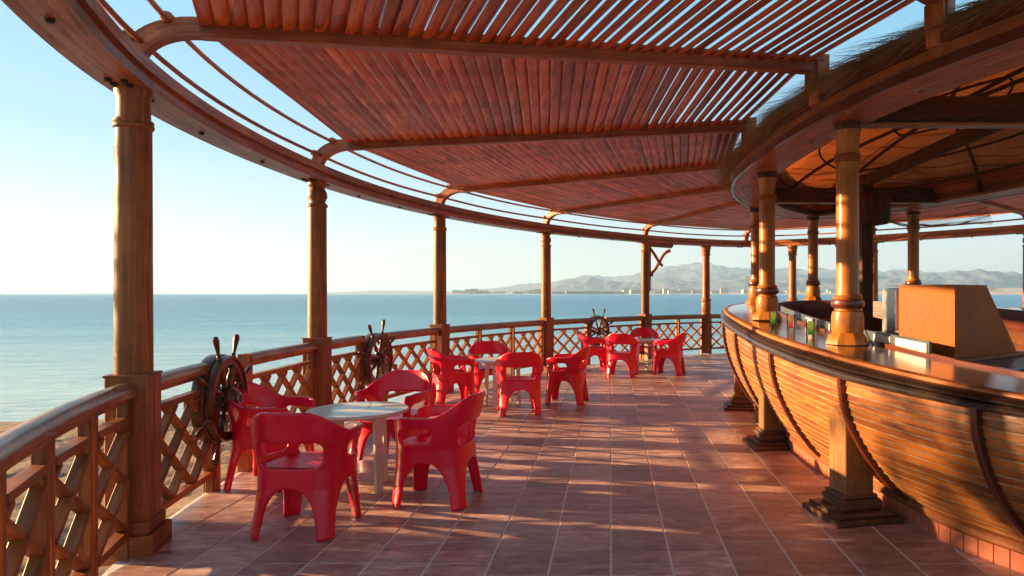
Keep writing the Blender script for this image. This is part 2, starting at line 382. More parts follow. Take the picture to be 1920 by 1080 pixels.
def empty(name, loc, label, cat, group=None, rz=0):
    o = D.objects.new(name, None); scene.collection.objects.link(o); o.location = loc; o.rotation_euler.z = rz
    o.empty_display_size = .2; wl[o.name] = Vector(loc); tag(o, label, cat, group); return o
def kids(o): return [c for c in list(D.objects) if c.parent == o]
def catmull(P, n, closed=False):
    P = [Vector(p) for p in P]; out = []; m = len(P)
    for i in range(m if closed else m - 1):
        if closed: a, b, c, d = P[i - 1], P[i], P[(i + 1) % m], P[(i + 2) % m]
        else:
            b, c = P[i], P[i + 1]; a = P[i - 1] if i else b * 2 - c; d = P[i + 2] if i + 2 < m else c * 2 - b
        for k in range(n):
            t = k / n
            out.append(.5 * ((2 * b) + (c - a) * t + (2 * a - 5 * b + 4 * c - d) * t * t + (3 * b - a - 3 * c + d) * t ** 3))
    if not closed: out.append(P[-1].copy())
    return out
class Path:
    def __init__(s, pts):
        s.p = pts; s.L = [0]
        for i in range(1, len(pts)): s.L.append(s.L[-1] + (pts[i] - pts[i - 1]).length)
    def at(s, d):
        d = max(0, min(s.L[-1], d)); lo, hi = 0, len(s.L) - 1
        while hi - lo > 1:
            m = (lo + hi) // 2
            if s.L[m] <= d: lo = m
            else: hi = m
        k = (d - s.L[lo]) / max(1e-9, s.L[hi] - s.L[lo]); return s.p[lo].lerp(s.p[hi], k)
    def near(s, q):
        q = Vector(q); i = min(range(len(s.p)), key=lambda i: (s.p[i] - q).length); return s.L[i]
    def seg(s, a, b, step=.12):
        n = max(1, int(abs(b - a) / step)); return [s.at(a + (b - a) * i / n) for i in range(n + 1)]
def lift(pts, z): return [Vector((p[0], p[1], z)) for p in pts]
def offs(pts, d, closed=False):
    """offset to the right of travel"""
    out = []; n = len(pts)
    for i in range(n):
        t = (pts[(i + 1) % n] - pts[i - 1]) if closed else (pts[min(n - 1, i + 1)] - pts[max(0, i - 1)])
        t = Vector((t[0], t[1], 0)).normalized(); out.append(pts[i] + Vector((t[1], -t[0], 0)) * d)
    return out

# ------------------------------------------------------------------ plan of the terrace
AX = 3.45
def cpt(a): return Vector((9.4 + 12.55 * math.cos(R(a)), 7.0 + 12.55 * math.sin(R(a)), 0))
def mir(p): return Vector((2 * AX - p[0], p[1], p[2] if len(p) > 2 else 0))
A_ = [Vector((2.4, -3.1, 0)), Vector((.62, -1.35, 0)), Vector((-1.40, 1.15, 0)), cpt(193.5), cpt(178.1), cpt(163.3), cpt(148.3), cpt(133.3)]
C6 = Vector((2.37, 17.32, 0)); TIP = Vector((AX, 17.72, 0))
ring_nodes = A_ + [C6, TIP, mir(C6)] + [mir(p) for p in A_[::-1]]
RING = Path(catmull(ring_nodes, 24))
S = [RING.near(p) for p in ring_nodes]      # arc positions of the nodes
H_B = 2.70                                   # underside of the edge beam

# ------------------------------------------------------------------ setting: sea, sand, far shore
def grid_mesh(name, x0, x1, y0, y1, nx, ny, zf, mat, kind='structure'):
    mb = MB()
    for j in range(ny + 1):
        for i in range(nx + 1):
            x = x0 + (x1 - x0) * i / nx; y = y0 + (y1 - y0) * j / ny; mb.v.append(Vector((x, y, zf(x, y))))
    for j in range(ny):
        for i in range(nx):
            a = j * (nx + 1) + i; mb.face((a, a + 1, a + nx + 2, a + nx + 1))
    o = obj(name, mb, mat, sharp=180); tag(o, kind=kind); return o
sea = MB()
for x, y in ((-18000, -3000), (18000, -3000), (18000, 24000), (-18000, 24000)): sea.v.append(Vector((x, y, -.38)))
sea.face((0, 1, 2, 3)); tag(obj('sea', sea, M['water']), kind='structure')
def sandz(x, y):
    shore = 10.6 + .25 * math.sin(x * .9) + .3 * noise.noise(Vector((x * .7, 0, 3)))
    t = (shore - y)
    base = -.40 + .30 * (1 - math.exp(-max(t, 0) * .45)) if t > 0 else -.40 + t * .12
    b = .05 * noise.noise(Vector((x * 1.6, y * 1.6, 0))) + .03 * noise.noise(Vector((x * 4.5, y * 4.5, 5))) + .03 * noise.noise(Vector((x * 9, y * 11, 9)))
    return base + b * min(1, max(0, t * .8)) 
grid_mesh('beach_sand', -16, -1.2, -3, 12.5, 230, 240, sandz, M['sand'])
# terrace slab edge under the tiles
slab = MB()
def slab_edge(): return [RING.at(RING.L[-1] * i / 160) for i in range(161)]
e = offs(slab_edge(), -.03)
b0 = len(slab.v)
top = lift(e, -.0030); n = len(top)
slab.v += top + lift(e, -.6)
slab.face(list(range(n)))
for i in range(n):
    j = (i + 1) % n; slab.face((i, j, n + j, n + i))
floor = obj('terrace_floor', slab, M['mortar'], sharp=30); tag(floor, kind='structure')

# floor tiles
PX = .337; X0 = -.002
def in_ring(x, y, poly):
    c = False; n = len(poly); j = n - 1
    for i in range(n):
        xi, yi, xj, yj = poly[i][0], poly[i][1], poly[j][0], poly[j][1]
        if (yi > y) != (yj > y) and x < (xj - xi) * (y - yi) / (yj - yi) + xi: c = not c
        j = i
    return c
edge_in = [(p[0], p[1]) for p in offs(slab_edge(), .0)]
def clip(poly, p, nrm):
    out = []
    for i in range(len(poly)):
        a, b = poly[i], poly[(i + 1) % len(poly)]
        da, db = (a - p).dot(nrm), (b - p).dot(nrm)
        if da >= 0: out.append(a)
        if (da >= 0) != (db >= 0): out.append(a.lerp(b, da / (da - db)))
    return out
cx, cy = 3.45, 7.0
tiles = []
for i in range(-16, 32):
    for j in range(-8, 54):
        x0 = X0 + i * PX; y0 = 3.86 - 2 * PX + j * PX - 6 * PX
        gx, gy = .0060, .0036
        quad = [Vector((x0 + gx, y0 + gy, 0)), Vector((x0 + PX - gx, y0 + gy, 0)), Vector((x0 + PX - gx, y0 + PX - gy, 0)), Vector((x0 + gx, y0 + PX - gy, 0))]
        ins = [in_ring(q[0], q[1], edge_in) for q in quad]
        if not any(ins): continue
        if not all(ins):
            d = RING.near((x0 + PX / 2, y0 + PX / 2, 0)); p = RING.at(d); t = (RING.at(d + .05) - RING.at(d - .05)).normalized()
            nr = Vector((t[1], -t[0], 0)); quad = clip(quad, p, nr)
            if len(quad) < 3: continue
            ar = sum(quad[k][0] * quad[(k + 1) % len(quad)][1] - quad[(k + 1) % len(quad)][0] * quad[k][1] for k in range(len(quad))) / 2
            if abs(ar) < .004: continue
        q0 = quad[0]
        ctr = sum(quad, Vector()) / len(quad)
        # the tiles under the boat bar are never seen
        if ((ctr[0] - AX) / 1.35) ** 2 + ((ctr[1] - 7.0) / 4.0) ** 2 < 1: continue
        tiles.append((quad, ctr))
def tile_mb(mb, quad, ctr):
    rz = random.uniform(-.0012, .0012); dz = random.uniform(-.0012, .0012); b = len(mb.v); n = len(quad)
    for z, k in ((-.016, 1), (-.0025, 1), (0, .985)):
        for q in quad:
            p = ctr + (q - ctr) * k; mb.v.append(Vector((p[0], p[1], z + dz + (p[0] - ctr[0]) * rz * 3)))
    mb.face(list(range(b + 2 * n, b + 3 * n)))
    for s_ in (0, n):
        for i in range(n):
            j = (i + 1) % n; mb.face((b + s_ + i, b + s_ + j, b + s_ + n + j, b + s_ + n + i))
def seen(c):
    if c[1] < 3.4: return False
    px = 1146 + 1300 * c[0] / c[1]; return -40 < px < 1960 and c[0] < 2.2
vis = sorted([t for t in tiles if seen(t[1])], key=lambda t: t[1].length)
near_t = vis[:298]; ids = set(id(t) for t in near_t)
for q, c in near_t:
    mb = MB(); tile_mb(mb, q, c); obj('floor_tile', mb, M['tile'], floor)
mb = MB()
for t in tiles:
    if id(t) not in ids: tile_mb(mb, *t)
tag(obj('floor_tile', mb, M['tile'], floor), kind='stuff')

# ------------------------------------------------------------------ pergola
perg = empty('pergola', (-2.8, 4.07, 0), 'curved wooden pergola with red slatted roof and turned columns round the tiled terrace', 'pergola')
wl[perg.name] = Vector(perg.location)
COLS = [1, 2, 3, 4, 5, 6, 7, 8, 10, 11, 12, 13, 14]     # ring node indices carrying a column
ARCH = [1, 2, 3, 4, 5, 6, 7, 9, 11, 12, 13, 14]
def inward(s):
    t = (RING.at(s + .05) - RING.at(s - .05)).normalized(); return Vector((t[1], -t[0], 0))
def column(i):
    p = RING.at(S[i]); nrm = inward(S[i]); ang = math.atan2(nrm[1], nrm[0])
    odd = i in (4, 6, 12, 14); slim = i in (8, 10)
    r = .093
    if slim:
        prof = [(.10, .02), (.105, .95), (.12, .97), (.125, 1.0), (.12, 1.03), (.10, 1.05), (.118, 1.10), (.12, 1.26), (.105, 1.3), (.13, 1.33), (.13, 1.35), (.11, 1.38), (.100, 1.42), (.090, 2.45), (.112, 2.46), (.112, 2.485), (.10, 2.50), (.112, 2.62), (.13, 2.68), (.13, H_B)]
    elif odd:
        prof = [(r + .006, 1.0), (r, 2.42), (r + .012, 2.43), (r + .012, 2.45), (r - .01, 2.47), (r - .012, 2.49), (r + .008, 2.53), (r + .004, 2.58), (r - .02, 2.63), (r - .008, 2.65), (r + .004, 2.66), (r + .004, H_B)]
    else:
        prof = [(r + .006, 1.0), (r, 2.46), (r + .010, 2.47), (r + .012, 2.485), (r + .004, 2.49), (r + .010, 2.50), (r + .010, 2.51), (r - .006, 2.525), (r - .008, 2.64), (r + .004, 2.67), (r + .006, H_B)]
    sh = MB().lathe([(a, b) for a, b in prof], (p[0], p[1], 0), seg=28)
    c = obj('column', sh, M['column'], perg)
    if not slim:
        pl = MB(); pl.box((p[0], p[1], .57), (.215, .235, .90), ang, .006)
        pl.box((p[0], p[1], 1.028), (.225, .245, .014), ang, .003)
        obj('plinth', pl, M['worn'], c)
        bs = MB(); bs.box((p[0], p[1], .155), (.250, .270, .07), ang, .012)
        bs.box((p[0], p[1], .045), (.300, .320, .15), ang, .008)
        obj('plinth_base', bs, M['worn'], c)
    return c
for i in COLS: column(i)
# edge beam: one length per bay
prof_beam = [(-.14, 0), (.10, 0), (.10, .055), (.085, .06), (.085, .085), (.115, .09), (.115, .16), (-.09, .16), (-.09, .11), (-.14, .10)]
for a, b in zip([1, 2, 3, 4, 5, 6, 7, 9, 11, 12, 13], [2, 3, 4, 5, 6, 7, 9, 11, 12, 13, 14]):
    mb = MB(); mb.sweep(lift(RING.seg(S[a] + .002, S[b] - .002, .15), H_B), prof_beam, fixed=True)
    o = obj('edge_beam', mb, M['beam'], perg)
    L = S[b] - S[a]; cl = RING.seg(S[a], S[b], .1)
    bolts = []
    for f in (.33, .66): bolts.append(RING.at(S[a] + L * f) + inward(S[a] + L * f) * -.02)
    for ds in (.12, .20):
        for dn in (-.06, .02):
            bolts.append(RING.at(S[a] + ds) + inward(S[a] + ds) * dn); bolts.append(RING.at(S[b] - ds) + inward(S[b] - ds) * dn)
    for q in bolts:
        m2 = MB().lathe([(.019, 0), (.019, .014), (.012, .02)], (q[0], q[1], H_B), axis=(0, 0, -1), seg=8)
        obj('bolt', m2, M['bolt'], o)
# rafters with arched feet
INNER = {1: (2.60, 2.65), 2: (1.90, 4.00), 3: (1.56, 5.20), 4: (1.42, 7.05), 5: (1.60, 9.1), 6: (2.2, 10.65), 7: (2.85, 11.55), 9: (AX, 11.95)}
for k in (1, 2, 3, 4, 5, 6, 7): INNER[{7: 11, 6: 12, 5: 13, 4: 14}.get(k, 0)] = (2 * AX - INNER[k][0], INNER[k][1])
RO, RI = 3.03, 3.15          # underside heights at outer and inner end
rafters = {}
for i in ARCH:
    p = RING.at(S[i]); q = Vector((*INNER[i], 0)); d = (q - p).normalized()
    a = p + d * .36; Lr = (q - p).length
    pa = Vector((a[0], a[1], RO + .06)); pb = Vector((q[0], q[1], RI + .06)); rafters[i] = (pa, pb)
    mb = MB(); mb.bar(pa, pb, .085, .12, .006)
    ra = obj('rafter', mb, M['beam'], perg)
    led = MB(); w = (pb - pa).cross(Z).normalized()
    for s_ in (-1, 1): led.bar(pa + w * s_ * .058 + Z * .035, pb + w * s_ * .058 + Z * .035, .03, .03, .003)
    obj('ledger_strip', led, M['beam'], ra)
    # arch bracket
    path = []
    for k in range(13):
        t = math.pi / 2 * k / 12
        path.append(p + d * (.36 * (1 - math.cos(t)) * 1.0) + Z * (H_B + .16 + (RO + .06 - H_B - .16) * math.sin(t)))
    path[-1] = pa.copy()
    w2 = .055
    pr = [(-.045, -w2), (.045, -w2), (.045, w2), (-.045, w2)]
    mb = MB()
    ax_side = d.cross(Z).normalized()
    for idx, c in enumerate(path):
        t = (path[min(12, idx + 1)] - path[max(0, idx - 1)]).normalized(); nn = ax_side.cross(t).normalized()
        for x, y in pr: mb.v.append(c + ax_side * x + nn * y)
    for idx in range(12):
        for j in range(4):
            j2 = (j + 1) % 4; mb.face((idx * 4 + j, idx * 4 + j2, idx * 4 + 4 + j2, idx * 4 + 4 + j), [(idx * .05, j * .1), (idx * .05, j * .1 + .1), (idx * .05 + .05, j * .1 + .1), (idx * .05 + .05, j * .1)])
    mb.face((3, 2, 1, 0)); mb.face((48, 49, 50, 51))
    br = obj('arch_bracket', mb, M['beam'], perg)
    for idx in (4, 9):
        c = path[idx]; n_ = (c - (p + d * .36 + Z * (H_B + .16))).normalized()
        m2 = MB().lathe([(.03, -.07), (.036, -.05), (.036, .05), (.03, .07)], c + n_ * .062, axis=ax_side, seg=14)
        obj('rod_collar', m2, M['beam'], br)
    # inner stub post standing on the bar canopy
    st = MB(); st.box((q[0], q[1], 3.10), (.10, .13, .36), math.atan2(d[1], d[0]), .005)
    obj('stub_post', st, M['beam'], perg)
    ip = q - d * .075
    st = MB(); st.box((ip[0], ip[1], 3.085), (.035, .11, .13), math.atan2(d[1], d[0]), .004)
    obj('end_block', st, M['rail'], perg)
# round guard rods following the arches
for off, hz in ((.10, 2.975), (.235, 3.115)):
    for a, b in zip(ARCH[:-1], ARCH[1:]):
        pts = []
        for s_ in RING.seg(S[a], S[b], .3): pts.append(s_)
        mm = len(pts); out = []
        for k, q in enumerate(pts):
            t = k / (mm - 1); s0 = S[a] + (S[b] - S[a]) * t
            sag = -.012 * math.sin(math.pi * t)
            ip = inward(s0)
            out.append(q + ip * (off - .05 + .0 * t) + Z * (hz + sag))
        obj('guard_rod', MB().tube(out, .0165, 8), M['beam'], perg)
# slats
n_slat = 0; rest = MB()
def slat(mb, a, b, w, th, tilt, up=Z):
    prof = []
    for k in range(10):
        t = 2 * math.pi * k / 10
        x = w / 2 * math.cos(t); y = th / 2 * math.sin(t) * (1.0 if math.sin(t) < 0 else .5)
        prof.append((x * math.cos(tilt) - y * math.sin(tilt), x * math.sin(tilt) + y * math.cos(tilt)))
    mid = a.lerp(b, .5) + Z * random.uniform(-.004, .004)
    mb.sweep([a, mid, b], prof)
for (i, j) in ((3, 4), (4, 5), (2, 3), (5, 6), (6, 7), (1, 2), (7, 9), (9, 11), (11, 12), (12, 13)):
    a0, a1 = rafters[i]; b0, b1 = rafters[j]
    left = i <= 7
    LL = min((a1 - a0).length, (b1 - b0).length)
    cnt = int(((a1 - a0).length + (b1 - b0).length) / 2 / .090)
    if i in (7, 9): cnt = int(max((a1 - a0).length, (b1 - b0).length) / .095)
    for k in range(cnt):
        t = (k + .5) / cnt * .985 + random.uniform(-.0007, .0007)
        if i == 2 or i == 1: t = t * 1.0
        pa = a0.lerp(a1, t); pb = b0.lerp(b1, t)
        d = (pb - pa).normalized(); pa = pa + d * .048; pb = pb - d * .048
        za = random.uniform(-.003, .003)
        pa = pa + Z * (.035 + za); pb = pb + Z * (.035 - za)
        pitch = ((a1 - a0).length * .5 + (b1 - b0).length * .5) / cnt
        if n_slat < 296 and left and i != 7:
            mb = MB(); slat(mb, pa, pb, .127 * random.uniform(.97, 1.03), .044, R(29 + random.uniform(-3, 3)))
            obj('slat', mb, M['slat'], perg, sharp=60); n_slat += 1
        else: slat(rest, pa, pb, .122, .044, R(30 if left else 30))
tag(obj('slat', rest, M['slat'], perg, sharp=60), kind='stuff')
# knee braces on the two far columns beside the bow opening
def knee(i, sgn):
    p = RING.at(S[i]); s1 = S[i] + sgn * .12
    t = ((RING.at(S[i] + sgn * .6) - p)).normalized(); nr = Vector((t[1], -t[0], 0)) * .03
    def P(u, z): return p + t * u + Z * z
    mb = MB()
    mb.poly([P(.115, 1.55), P(.155, 1.60), P(.165, 2.62), P(.115, 2.62)], nr)
    mb.poly([P(.115, 2.60), P(.88, 2.60), P(.95, 2.66), P(.95, 2.698), P(.115, 2.698)], nr)
    for pts in ([P(.18, 1.98), P(.32, 2.08), P(.46, 2.25), P(.60, 2.42), P(.78, 2.54)], [P(.15, 2.56), P(.30, 2.42), P(.44, 2.26), P(.56, 2.17)]):
        mb.tube([q + nr * .5 for q in catmull(pts, 4)], .036, 8)
    for z in (1.95, 2.53):
        mb.lathe([(0, -.02), (.045, -.01), (.045, .05), (0, .06)], P(.18 if z < 2 else .78, z), axis=nr, seg=12)
    obj('knee_brace', mb, M['beam'], perg)
knee(7, 1); knee(11, -1)

# ------------------------------------------------------------------ railings
prof_hand = [(-.055, -.03), (.055, -.03), (.060, 0), (.055, .022), (.035, .042), (0, .050), (-.035, .042), (-.055, .022), (-.060, 0)]
def balusters(root, s0, n2, zt=.93):
    p = RING.at(s0); t = (RING.at(s0 + .05) - RING.at(s0 - .05)).normalized(); ang = math.atan2(t[1], t[0])
    for k in range(n2):
        q = p + t * (.075 * (k - (n2 - 1) / 2))
        mb = MB().box((q[0], q[1], (zt + -.02) / 2 + .0), (.04, .055, zt), ang, .003); obj('baluster', mb, M['rail'], root)
def lattice(root, s0, s1, z0=.16, z1=.76):
    p0 = RING.at(s0); p1 = RING.at(s1); t = (p1 - p0); W = t.length; t.normalize(); nr = Vector((t[1], -t[0], 0)); H = z1 - z0
    for z, hh in ((z1 + .025, .04), (z0 - .02, .045)):
        mb = MB().bar(p0 + Z * z, p1 + Z * z, .066, hh, .003); obj('cross_rail', mb, M['rail'], root)
    cells = max(1, round(W / .34)); px = W / cells
    slope = (H / 2.15) / px
    dx = H / slope
    for sg in (1, -1):
        k = -int(dx / px) - 1
        while k * px < W:
            a, b = k * px + (0 if sg > 0 else 0), k * px + dx
            u0, u1 = max(0, a), min(W, b)
            if u1 - u0 > .06:
                w0 = (u0 - a) / dx * H; w1 = (u1 - a) / dx * H
                if sg < 0: q0 = (W - u0, w0); q1 = (W - u1, w1)
                else: q0 = (u0, w0); q1 = (u1, w1)
                A = p0 + t * q0[0] + Z * (z0 + q0[1]) + nr * .003 * sg; B = p0 + t * q1[0] + Z * (z0 + q1[1]) + nr * .003 * sg
                mb = MB().bar(A, B, .055 + .002 * sg, .029, .003); obj('lattice_slat', mb, M['rail'], root)
            k += 1
def post(root, s0):
    p = RING.at(s0); t = (RING.at(s0 + .05) - RING.at(s0 - .05)).normalized()
    mb = MB().box((p[0], p[1], .49), (.075, .10, 1.0), math.atan2(t[1], t[0]), .005); obj('end_post', mb, M['rail'], root)
def railing(s0, s1, label, splits, posts=(False, False), gaps=None):
    p = RING.at((s0 + s1) / 2)
    root = empty('railing', (p[0], p[1], 0), label, 'railing', 'lattice railings between the outer columns')
    obj('handrail', MB().sweep(lift(RING.seg(s0, s1, .12), .945), prof_hand), M['hand'], root)
    obj('fillet_rail', MB().sweep(lift(RING.seg(s0, s1, .2), .898), [(-.025, -.016), (.025, -.016), (.025, .016), (-.025, .016)]), M['rail'], root)
    nodes = [s0] + [s0 + (s1 - s0) * f for f in splits] + [s1]
    for k in range(len(nodes) - 1):
        a = nodes[k] + (.06 if k else .03); b = nodes[k + 1] - (.06 if k < len(nodes) - 2 else .03)
        lattice(root, a, b)
    for k, nd in enumerate(nodes):
        if 0 < k < len(nodes) - 1: balusters(root, nd, 2)
    balusters(root, s0 + .03, 1); balusters(root, s1 - .03, 1)
    if posts[0]: post(root, s0)
    if posts[1]: post(root, s1)
    return root
PH = .125
GAP = .30
def bay(i, j): return S[i] + PH, S[j] - PH
a, b = bay(2, 3); railing(a, b, 'nearest curved railing at the lower left, ending at the thick front column', (.2, .42, .62, .82))
WH = {}
names = {3: ('railing between the front left column and the nearest ship wheel', 'railing behind the first red chairs, from nearest wheel to second column'),
         4: ('railing from the second column to the second ship wheel', 'railing from the second ship wheel to the third column'),
         6: ('railing left of the farthest ship wheel, behind the far chairs', 'railing right of the farthest ship wheel, behind the far chairs')}
for i, j in ((3, 4), (4, 5), (6, 7)):
    a, b = bay(i, j); m = {3: RING.near((-3.07, 5.56, 0)), 4: RING.near((-3.02, 8.82, 0)), 6: (a + b) / 2}[i]; WH[i] = m
    g0, g1 = m - GAP, m + GAP
    railing(a, g0, names[i][0], () if i != 6 else (), (False, True))
    railing(g1, b, names[i][1], () if i != 4 else (), (True, False))
a, b = bay(5, 6); railing(a, b, 'unbroken railing between third and fourth columns, behind the middle chairs', (.34, .68))
a, b = S[7] + PH, S[8] - .11
railing(a, b, 'far railing between the braced column and the slender column', (.55,))
railing(S[8] + .11, S[10] - .11, 'dark railing at the far bow between the two slender columns', (.5,))
railing(S[10] + .11, S[11] - PH, 'far railing beyond the bar, right of the bow', (.5,))
for k, (i, j) in enumerate(((11, 12), (12, 13))):
    a, b = bay(i, j); railing(a, b, ('railing on the far side beyond the orange box', 'farthest right railing hidden beyond the bar')[k], (.34, .68))

# ------------------------------------------------------------------ ship wheels
def ship_wheel(m, label, off, rot0, h=.70):
    p = RING.at(m); nr = inward(m); c = p + nr * off + Z * h
    t = Z.cross(nr).normalized()
    root = empty('ship_wheel', (c[0], c[1], 0), label, 'ship wheel', 'wooden ship wheels set in the railing')
    ax = nr
    def ringm(r0, r1, d0, d1):
        return MB().lathe([(r0, d0), (r1, d0), (r1 + .004, d0 + .006), (r1 + .004, d1 - .006), (r1, d1), (r0, d1), (r0, d0)], c, axis=ax, seg=48)
    rim = obj('rim', ringm(.255, .325, -.025, .02), M['dark'], root)
    obj('rim_moulding', MB().lathe([(.300, .02), (.325, .02), (.322, .034), (.305, .034), (.300, .02)], c, axis=ax, seg=48), M['rib'], rim)
    obj('rear_rim', ringm(.265, .335, -.115, -.026), M['dark'], root)
    hub = obj('hub', MB().lathe([(0, -.13), (.06, -.13), (.075, -.09), (.075, .01), (.09, .02), (.09, .04), (.07, .06), (.055, .085), (.03, .09), (0, .09)], c, axis=ax, seg=28), M['dark'], root)
    obj('hub_ring', MB().lathe([(.03, .09), (.045, .09), (.045, .1), (.03, .1), (.03, .09)], c, axis=ax, seg=20), M['steel'], hub)
    pr = [(.012, .07), (.020, .085), (.024, .10), (.013, .115), (.022, .135), (.024, .17), (.014, .215), (.021, .23), (.021, .255), (.016, .262)]
    pr2 = [(.018, .325), (.022, .335), (.011, .345), (.018, .355), (.011, .365), (.014, .40), (.021, .46), (.023, .49), (.016, .515), (0, .522)]
    for k in range(8):
        a = R(rot0 + 45 * k); dr = t * math.cos(a) + Z * math.sin(a)
        s_ = obj('spoke', MB().lathe(pr, c - ax * .002, axis=dr, seg=12), M['dark'], root)
        obj('handle', MB().lathe(pr2, c - ax * .002, axis=dr, seg=12), M['dark'], s_)
    # bracket that carries the hub
    st = MB(); st.bar(c - ax * .13 - t * .34, c - ax * .13 + t * .34, .05, .07, .004); obj('cross_bar', st, M['rail'], root)
ship_wheel(RING.near((-3.04, 5.33, 0)), 'nearest and largest ship wheel, dark varnished wood beside the front red chairs', .10, 67)
ship_wheel(RING.near((-3.02, 8.73, 0)), 'second ship wheel, in the railing behind the chair facing us', .10, 75, .67)
ship_wheel(WH[6], 'farthest and smallest ship wheel, behind the far group of chairs', .05, 66)

# ------------------------------------------------------------------ boat bar
G0 = [(AX, 1.5, .90), (2.68, 2.0, .93), (2.20, 2.70, .94), (1.82, 3.33, .95), (1.60, 4.08, .957), (1.49, 4.66, .967), (1.425, 5.5, .985), (1.395, 6.7, 1.03), (1.40, 8.35, 1.14), (1.66, 9.8, 1.19), (2.2, 11.1, 1.22), (2.75, 11.9, 1.23), (AX, 12.25, 1.235)]
B0 = [(AX, 2.3, .16), (2.95, 2.55, .16), (2.55, 3.05, .16), (2.30, 3.55, .16), (2.03, 4.15, .16), (1.94, 4.72, .16), (1.80, 5.4, .16), (1.725, 6.35, .16), (1.75, 8.2, .17), (2.0, 9.5, .18), (2.45, 10.5, .2), (2.95, 11.2, .2), (AX, 11.5, .2)]
NG = 14
G = catmull(G0, NG); B = catmull(B0, NG); NT = len(G)
bar = empty('boat_bar', (AX, 7, 0), 'boat shaped bar with clinker plank hull, dark ribs and lacquered counter', 'bar counter')
def hull(i, s_, push=0):
    k = 1 - (1 - s_) ** 2.0; g_, b_ = G[i], B[i]
    p = Vector((b_[0] + (g_[0] - b_[0]) * k, b_[1] + (g_[1] - b_[1]) * k, b_[2] + (g_[2] - b_[2]) * s_))
    if push:
        t = G[min(NT - 1, i + 1)] - G[max(0, i - 1)]; nr = Vector((-t[1], t[0], 0)).normalized()
        if i == 0: nr = Vector((0, -1, 0))
        if i == NT - 1: nr = Vector((0, 1, 0))
        dn = Vector((nr[0], nr[1], -.45 * (1 - s_))).normalized(); p = p + dn * push
    return p
NS = 17
def strake(mb, i0, i1, k, mirror=False):
    sa, sb = k / NS, (k + 1) / NS + .006; b = len(mb.v); u = 0
    prof = [(sa, .013), (sa + (sb - sa) * .06, .017), (sa + (sb - sa) * .5, .013), (sb, .005), (sb, -.006), (sa, -.002)]
    cnt = i1 - i0 + 1
    for i in range(i0, i1 + 1):
        for s_, pu in prof:
            p = hull(i, min(1, s_), pu); mb.v.append(mir(p) if mirror else p)
    for i in range(cnt - 1):
        l = (G[i0 + i + 1] - G[i0 + i]).length
        for j in range(6):
            j2 = (j + 1) % 6; v0, v1 = j * .02 + k * .13, j * .02 + .02 + k * .13
            mb.face((b + i * 6 + j, b + i * 6 + j2, b + i * 6 + 6 + j2, b + i * 6 + 6 + j), [(u, v0), (u, v1), (u + l, v1), (u + l, v0)])
        u += l
    mb.face([b + j for j in range(6)]); mb.face([b + (cnt - 1) * 6 + j for j in range(6)][::-1])
def gi(y): return min(range(NT), key=lambda i: abs(G[i][1] - y))
ribs = [gi(y) for y in (2.1, 3.36, 4.50, 5.95, 7.5, 8.6, 10.1, 11.3)]
cuts = [0] + ribs + [NT - 1]
for c0, c1 in zip(cuts[:-1], cuts[1:]):
    for k in range(NS):
        mb = MB(); strake(mb, c0, c1, k); obj('plank', mb, M['plank'], bar)
for c0, c1 in zip(cuts[:-1], cuts[1:]):
    mb = MB()  # thin pale strips along the seams, drawn as lit plank lips
    for k in range(1, NS):
        s_ = k / NS; base_ = len(mb.v); rr = random.Random(k * 31 + c0)
        for i in range(c0, c1 + 1):
            w_ = .0045 + .0015 * math.sin(i * 1.3 + k)
            for ds, pu in ((-w_ / .8, .006), (-w_ / .8, .0195), (w_ / .8 * .4, .0195), (w_ / .8 * .6, .006)): mb.v.append(hull(i, s_ + ds, pu))
        for i in range(c1 - c0):
            for j in range(4):
                j2 = (j + 1) % 4; q_ = base_ + i * 4; mb.face((q_ + j, q_ + j2, q_ + 4 + j2, q_ + 4 + j), [(i * .12, k + j * .01), (i * .12, k + j * .01 + .01), (i * .12 + .12, k + j * .01 + .01), (i * .12 + .12, k + j * .01)])
    tag(obj('lit_seam_strip', mb, M['lit_edge'], bar), kind='stuff')
mb = MB()
for c0, c1 in zip(cuts[:-1], cuts[1:]):
    for k in range(NS): strake(mb, c0, c1, k, True)
tag(obj('plank', mb, M['plank'], bar), kind='stuff')
def ribmesh(i, mirror=False):
    path = [hull(i, s_ / 12, .042) for s_ in range(13)]
    path[0] = hull(i, .0, .03)
    if mirror: path = [mir(p) for p in path]
    t = (G[min(NT - 1, i + 1)] - G[max(0, i - 1)]).normalized()
    mb = MB(); m2 = MB()
    for o_, w, mbx, pr in ((0, .042, mb, .028),):
        b = 0
        for q in path:
            side = t * (1 if not mirror else 1)
            if mirror: side = Vector((-t[0], t[1], 0))
            out = Vector((-side[1], side[0], 0)) * (1 if not mirror else -1)
            for x, y in ((-w / 2, -.03), (w / 2, -.03), (w / 2, .008), (w / 4, .016), (-w / 4, .016), (-w / 2, .008)): mbx.v.append(q + side * x + out * y)
        for a_ in range(len(path) - 1):
            for j in range(6):
                j2 = (j + 1) % 6; mbx.face((a_ * 6 + j, a_ * 6 + j2, a_ * 6 + 6 + j2, a_ * 6 + 6 + j), [(a_ * .07, j * .02), (a_ * .07, j * .02 + .02), (a_ * .07 + .07, j * .02 + .02), (a_ * .07 + .07, j * .02)])
        mbx.face(list(range(6))[::-1]); mbx.face([(len(path) - 1) * 6 + j for j in range(6)])
    return mb
for i in ribs: obj('rib', ribmesh(i), M['rib'], bar)
for i in ribs[2:]: obj('rib', ribmesh(i, True), M['rib'], bar)
GL = G + [mir(p) for p in G[::-1][1:-1]]
def loopz(dz): return [Vector((p[0], p[1], p[2] + dz)) for p in GL]
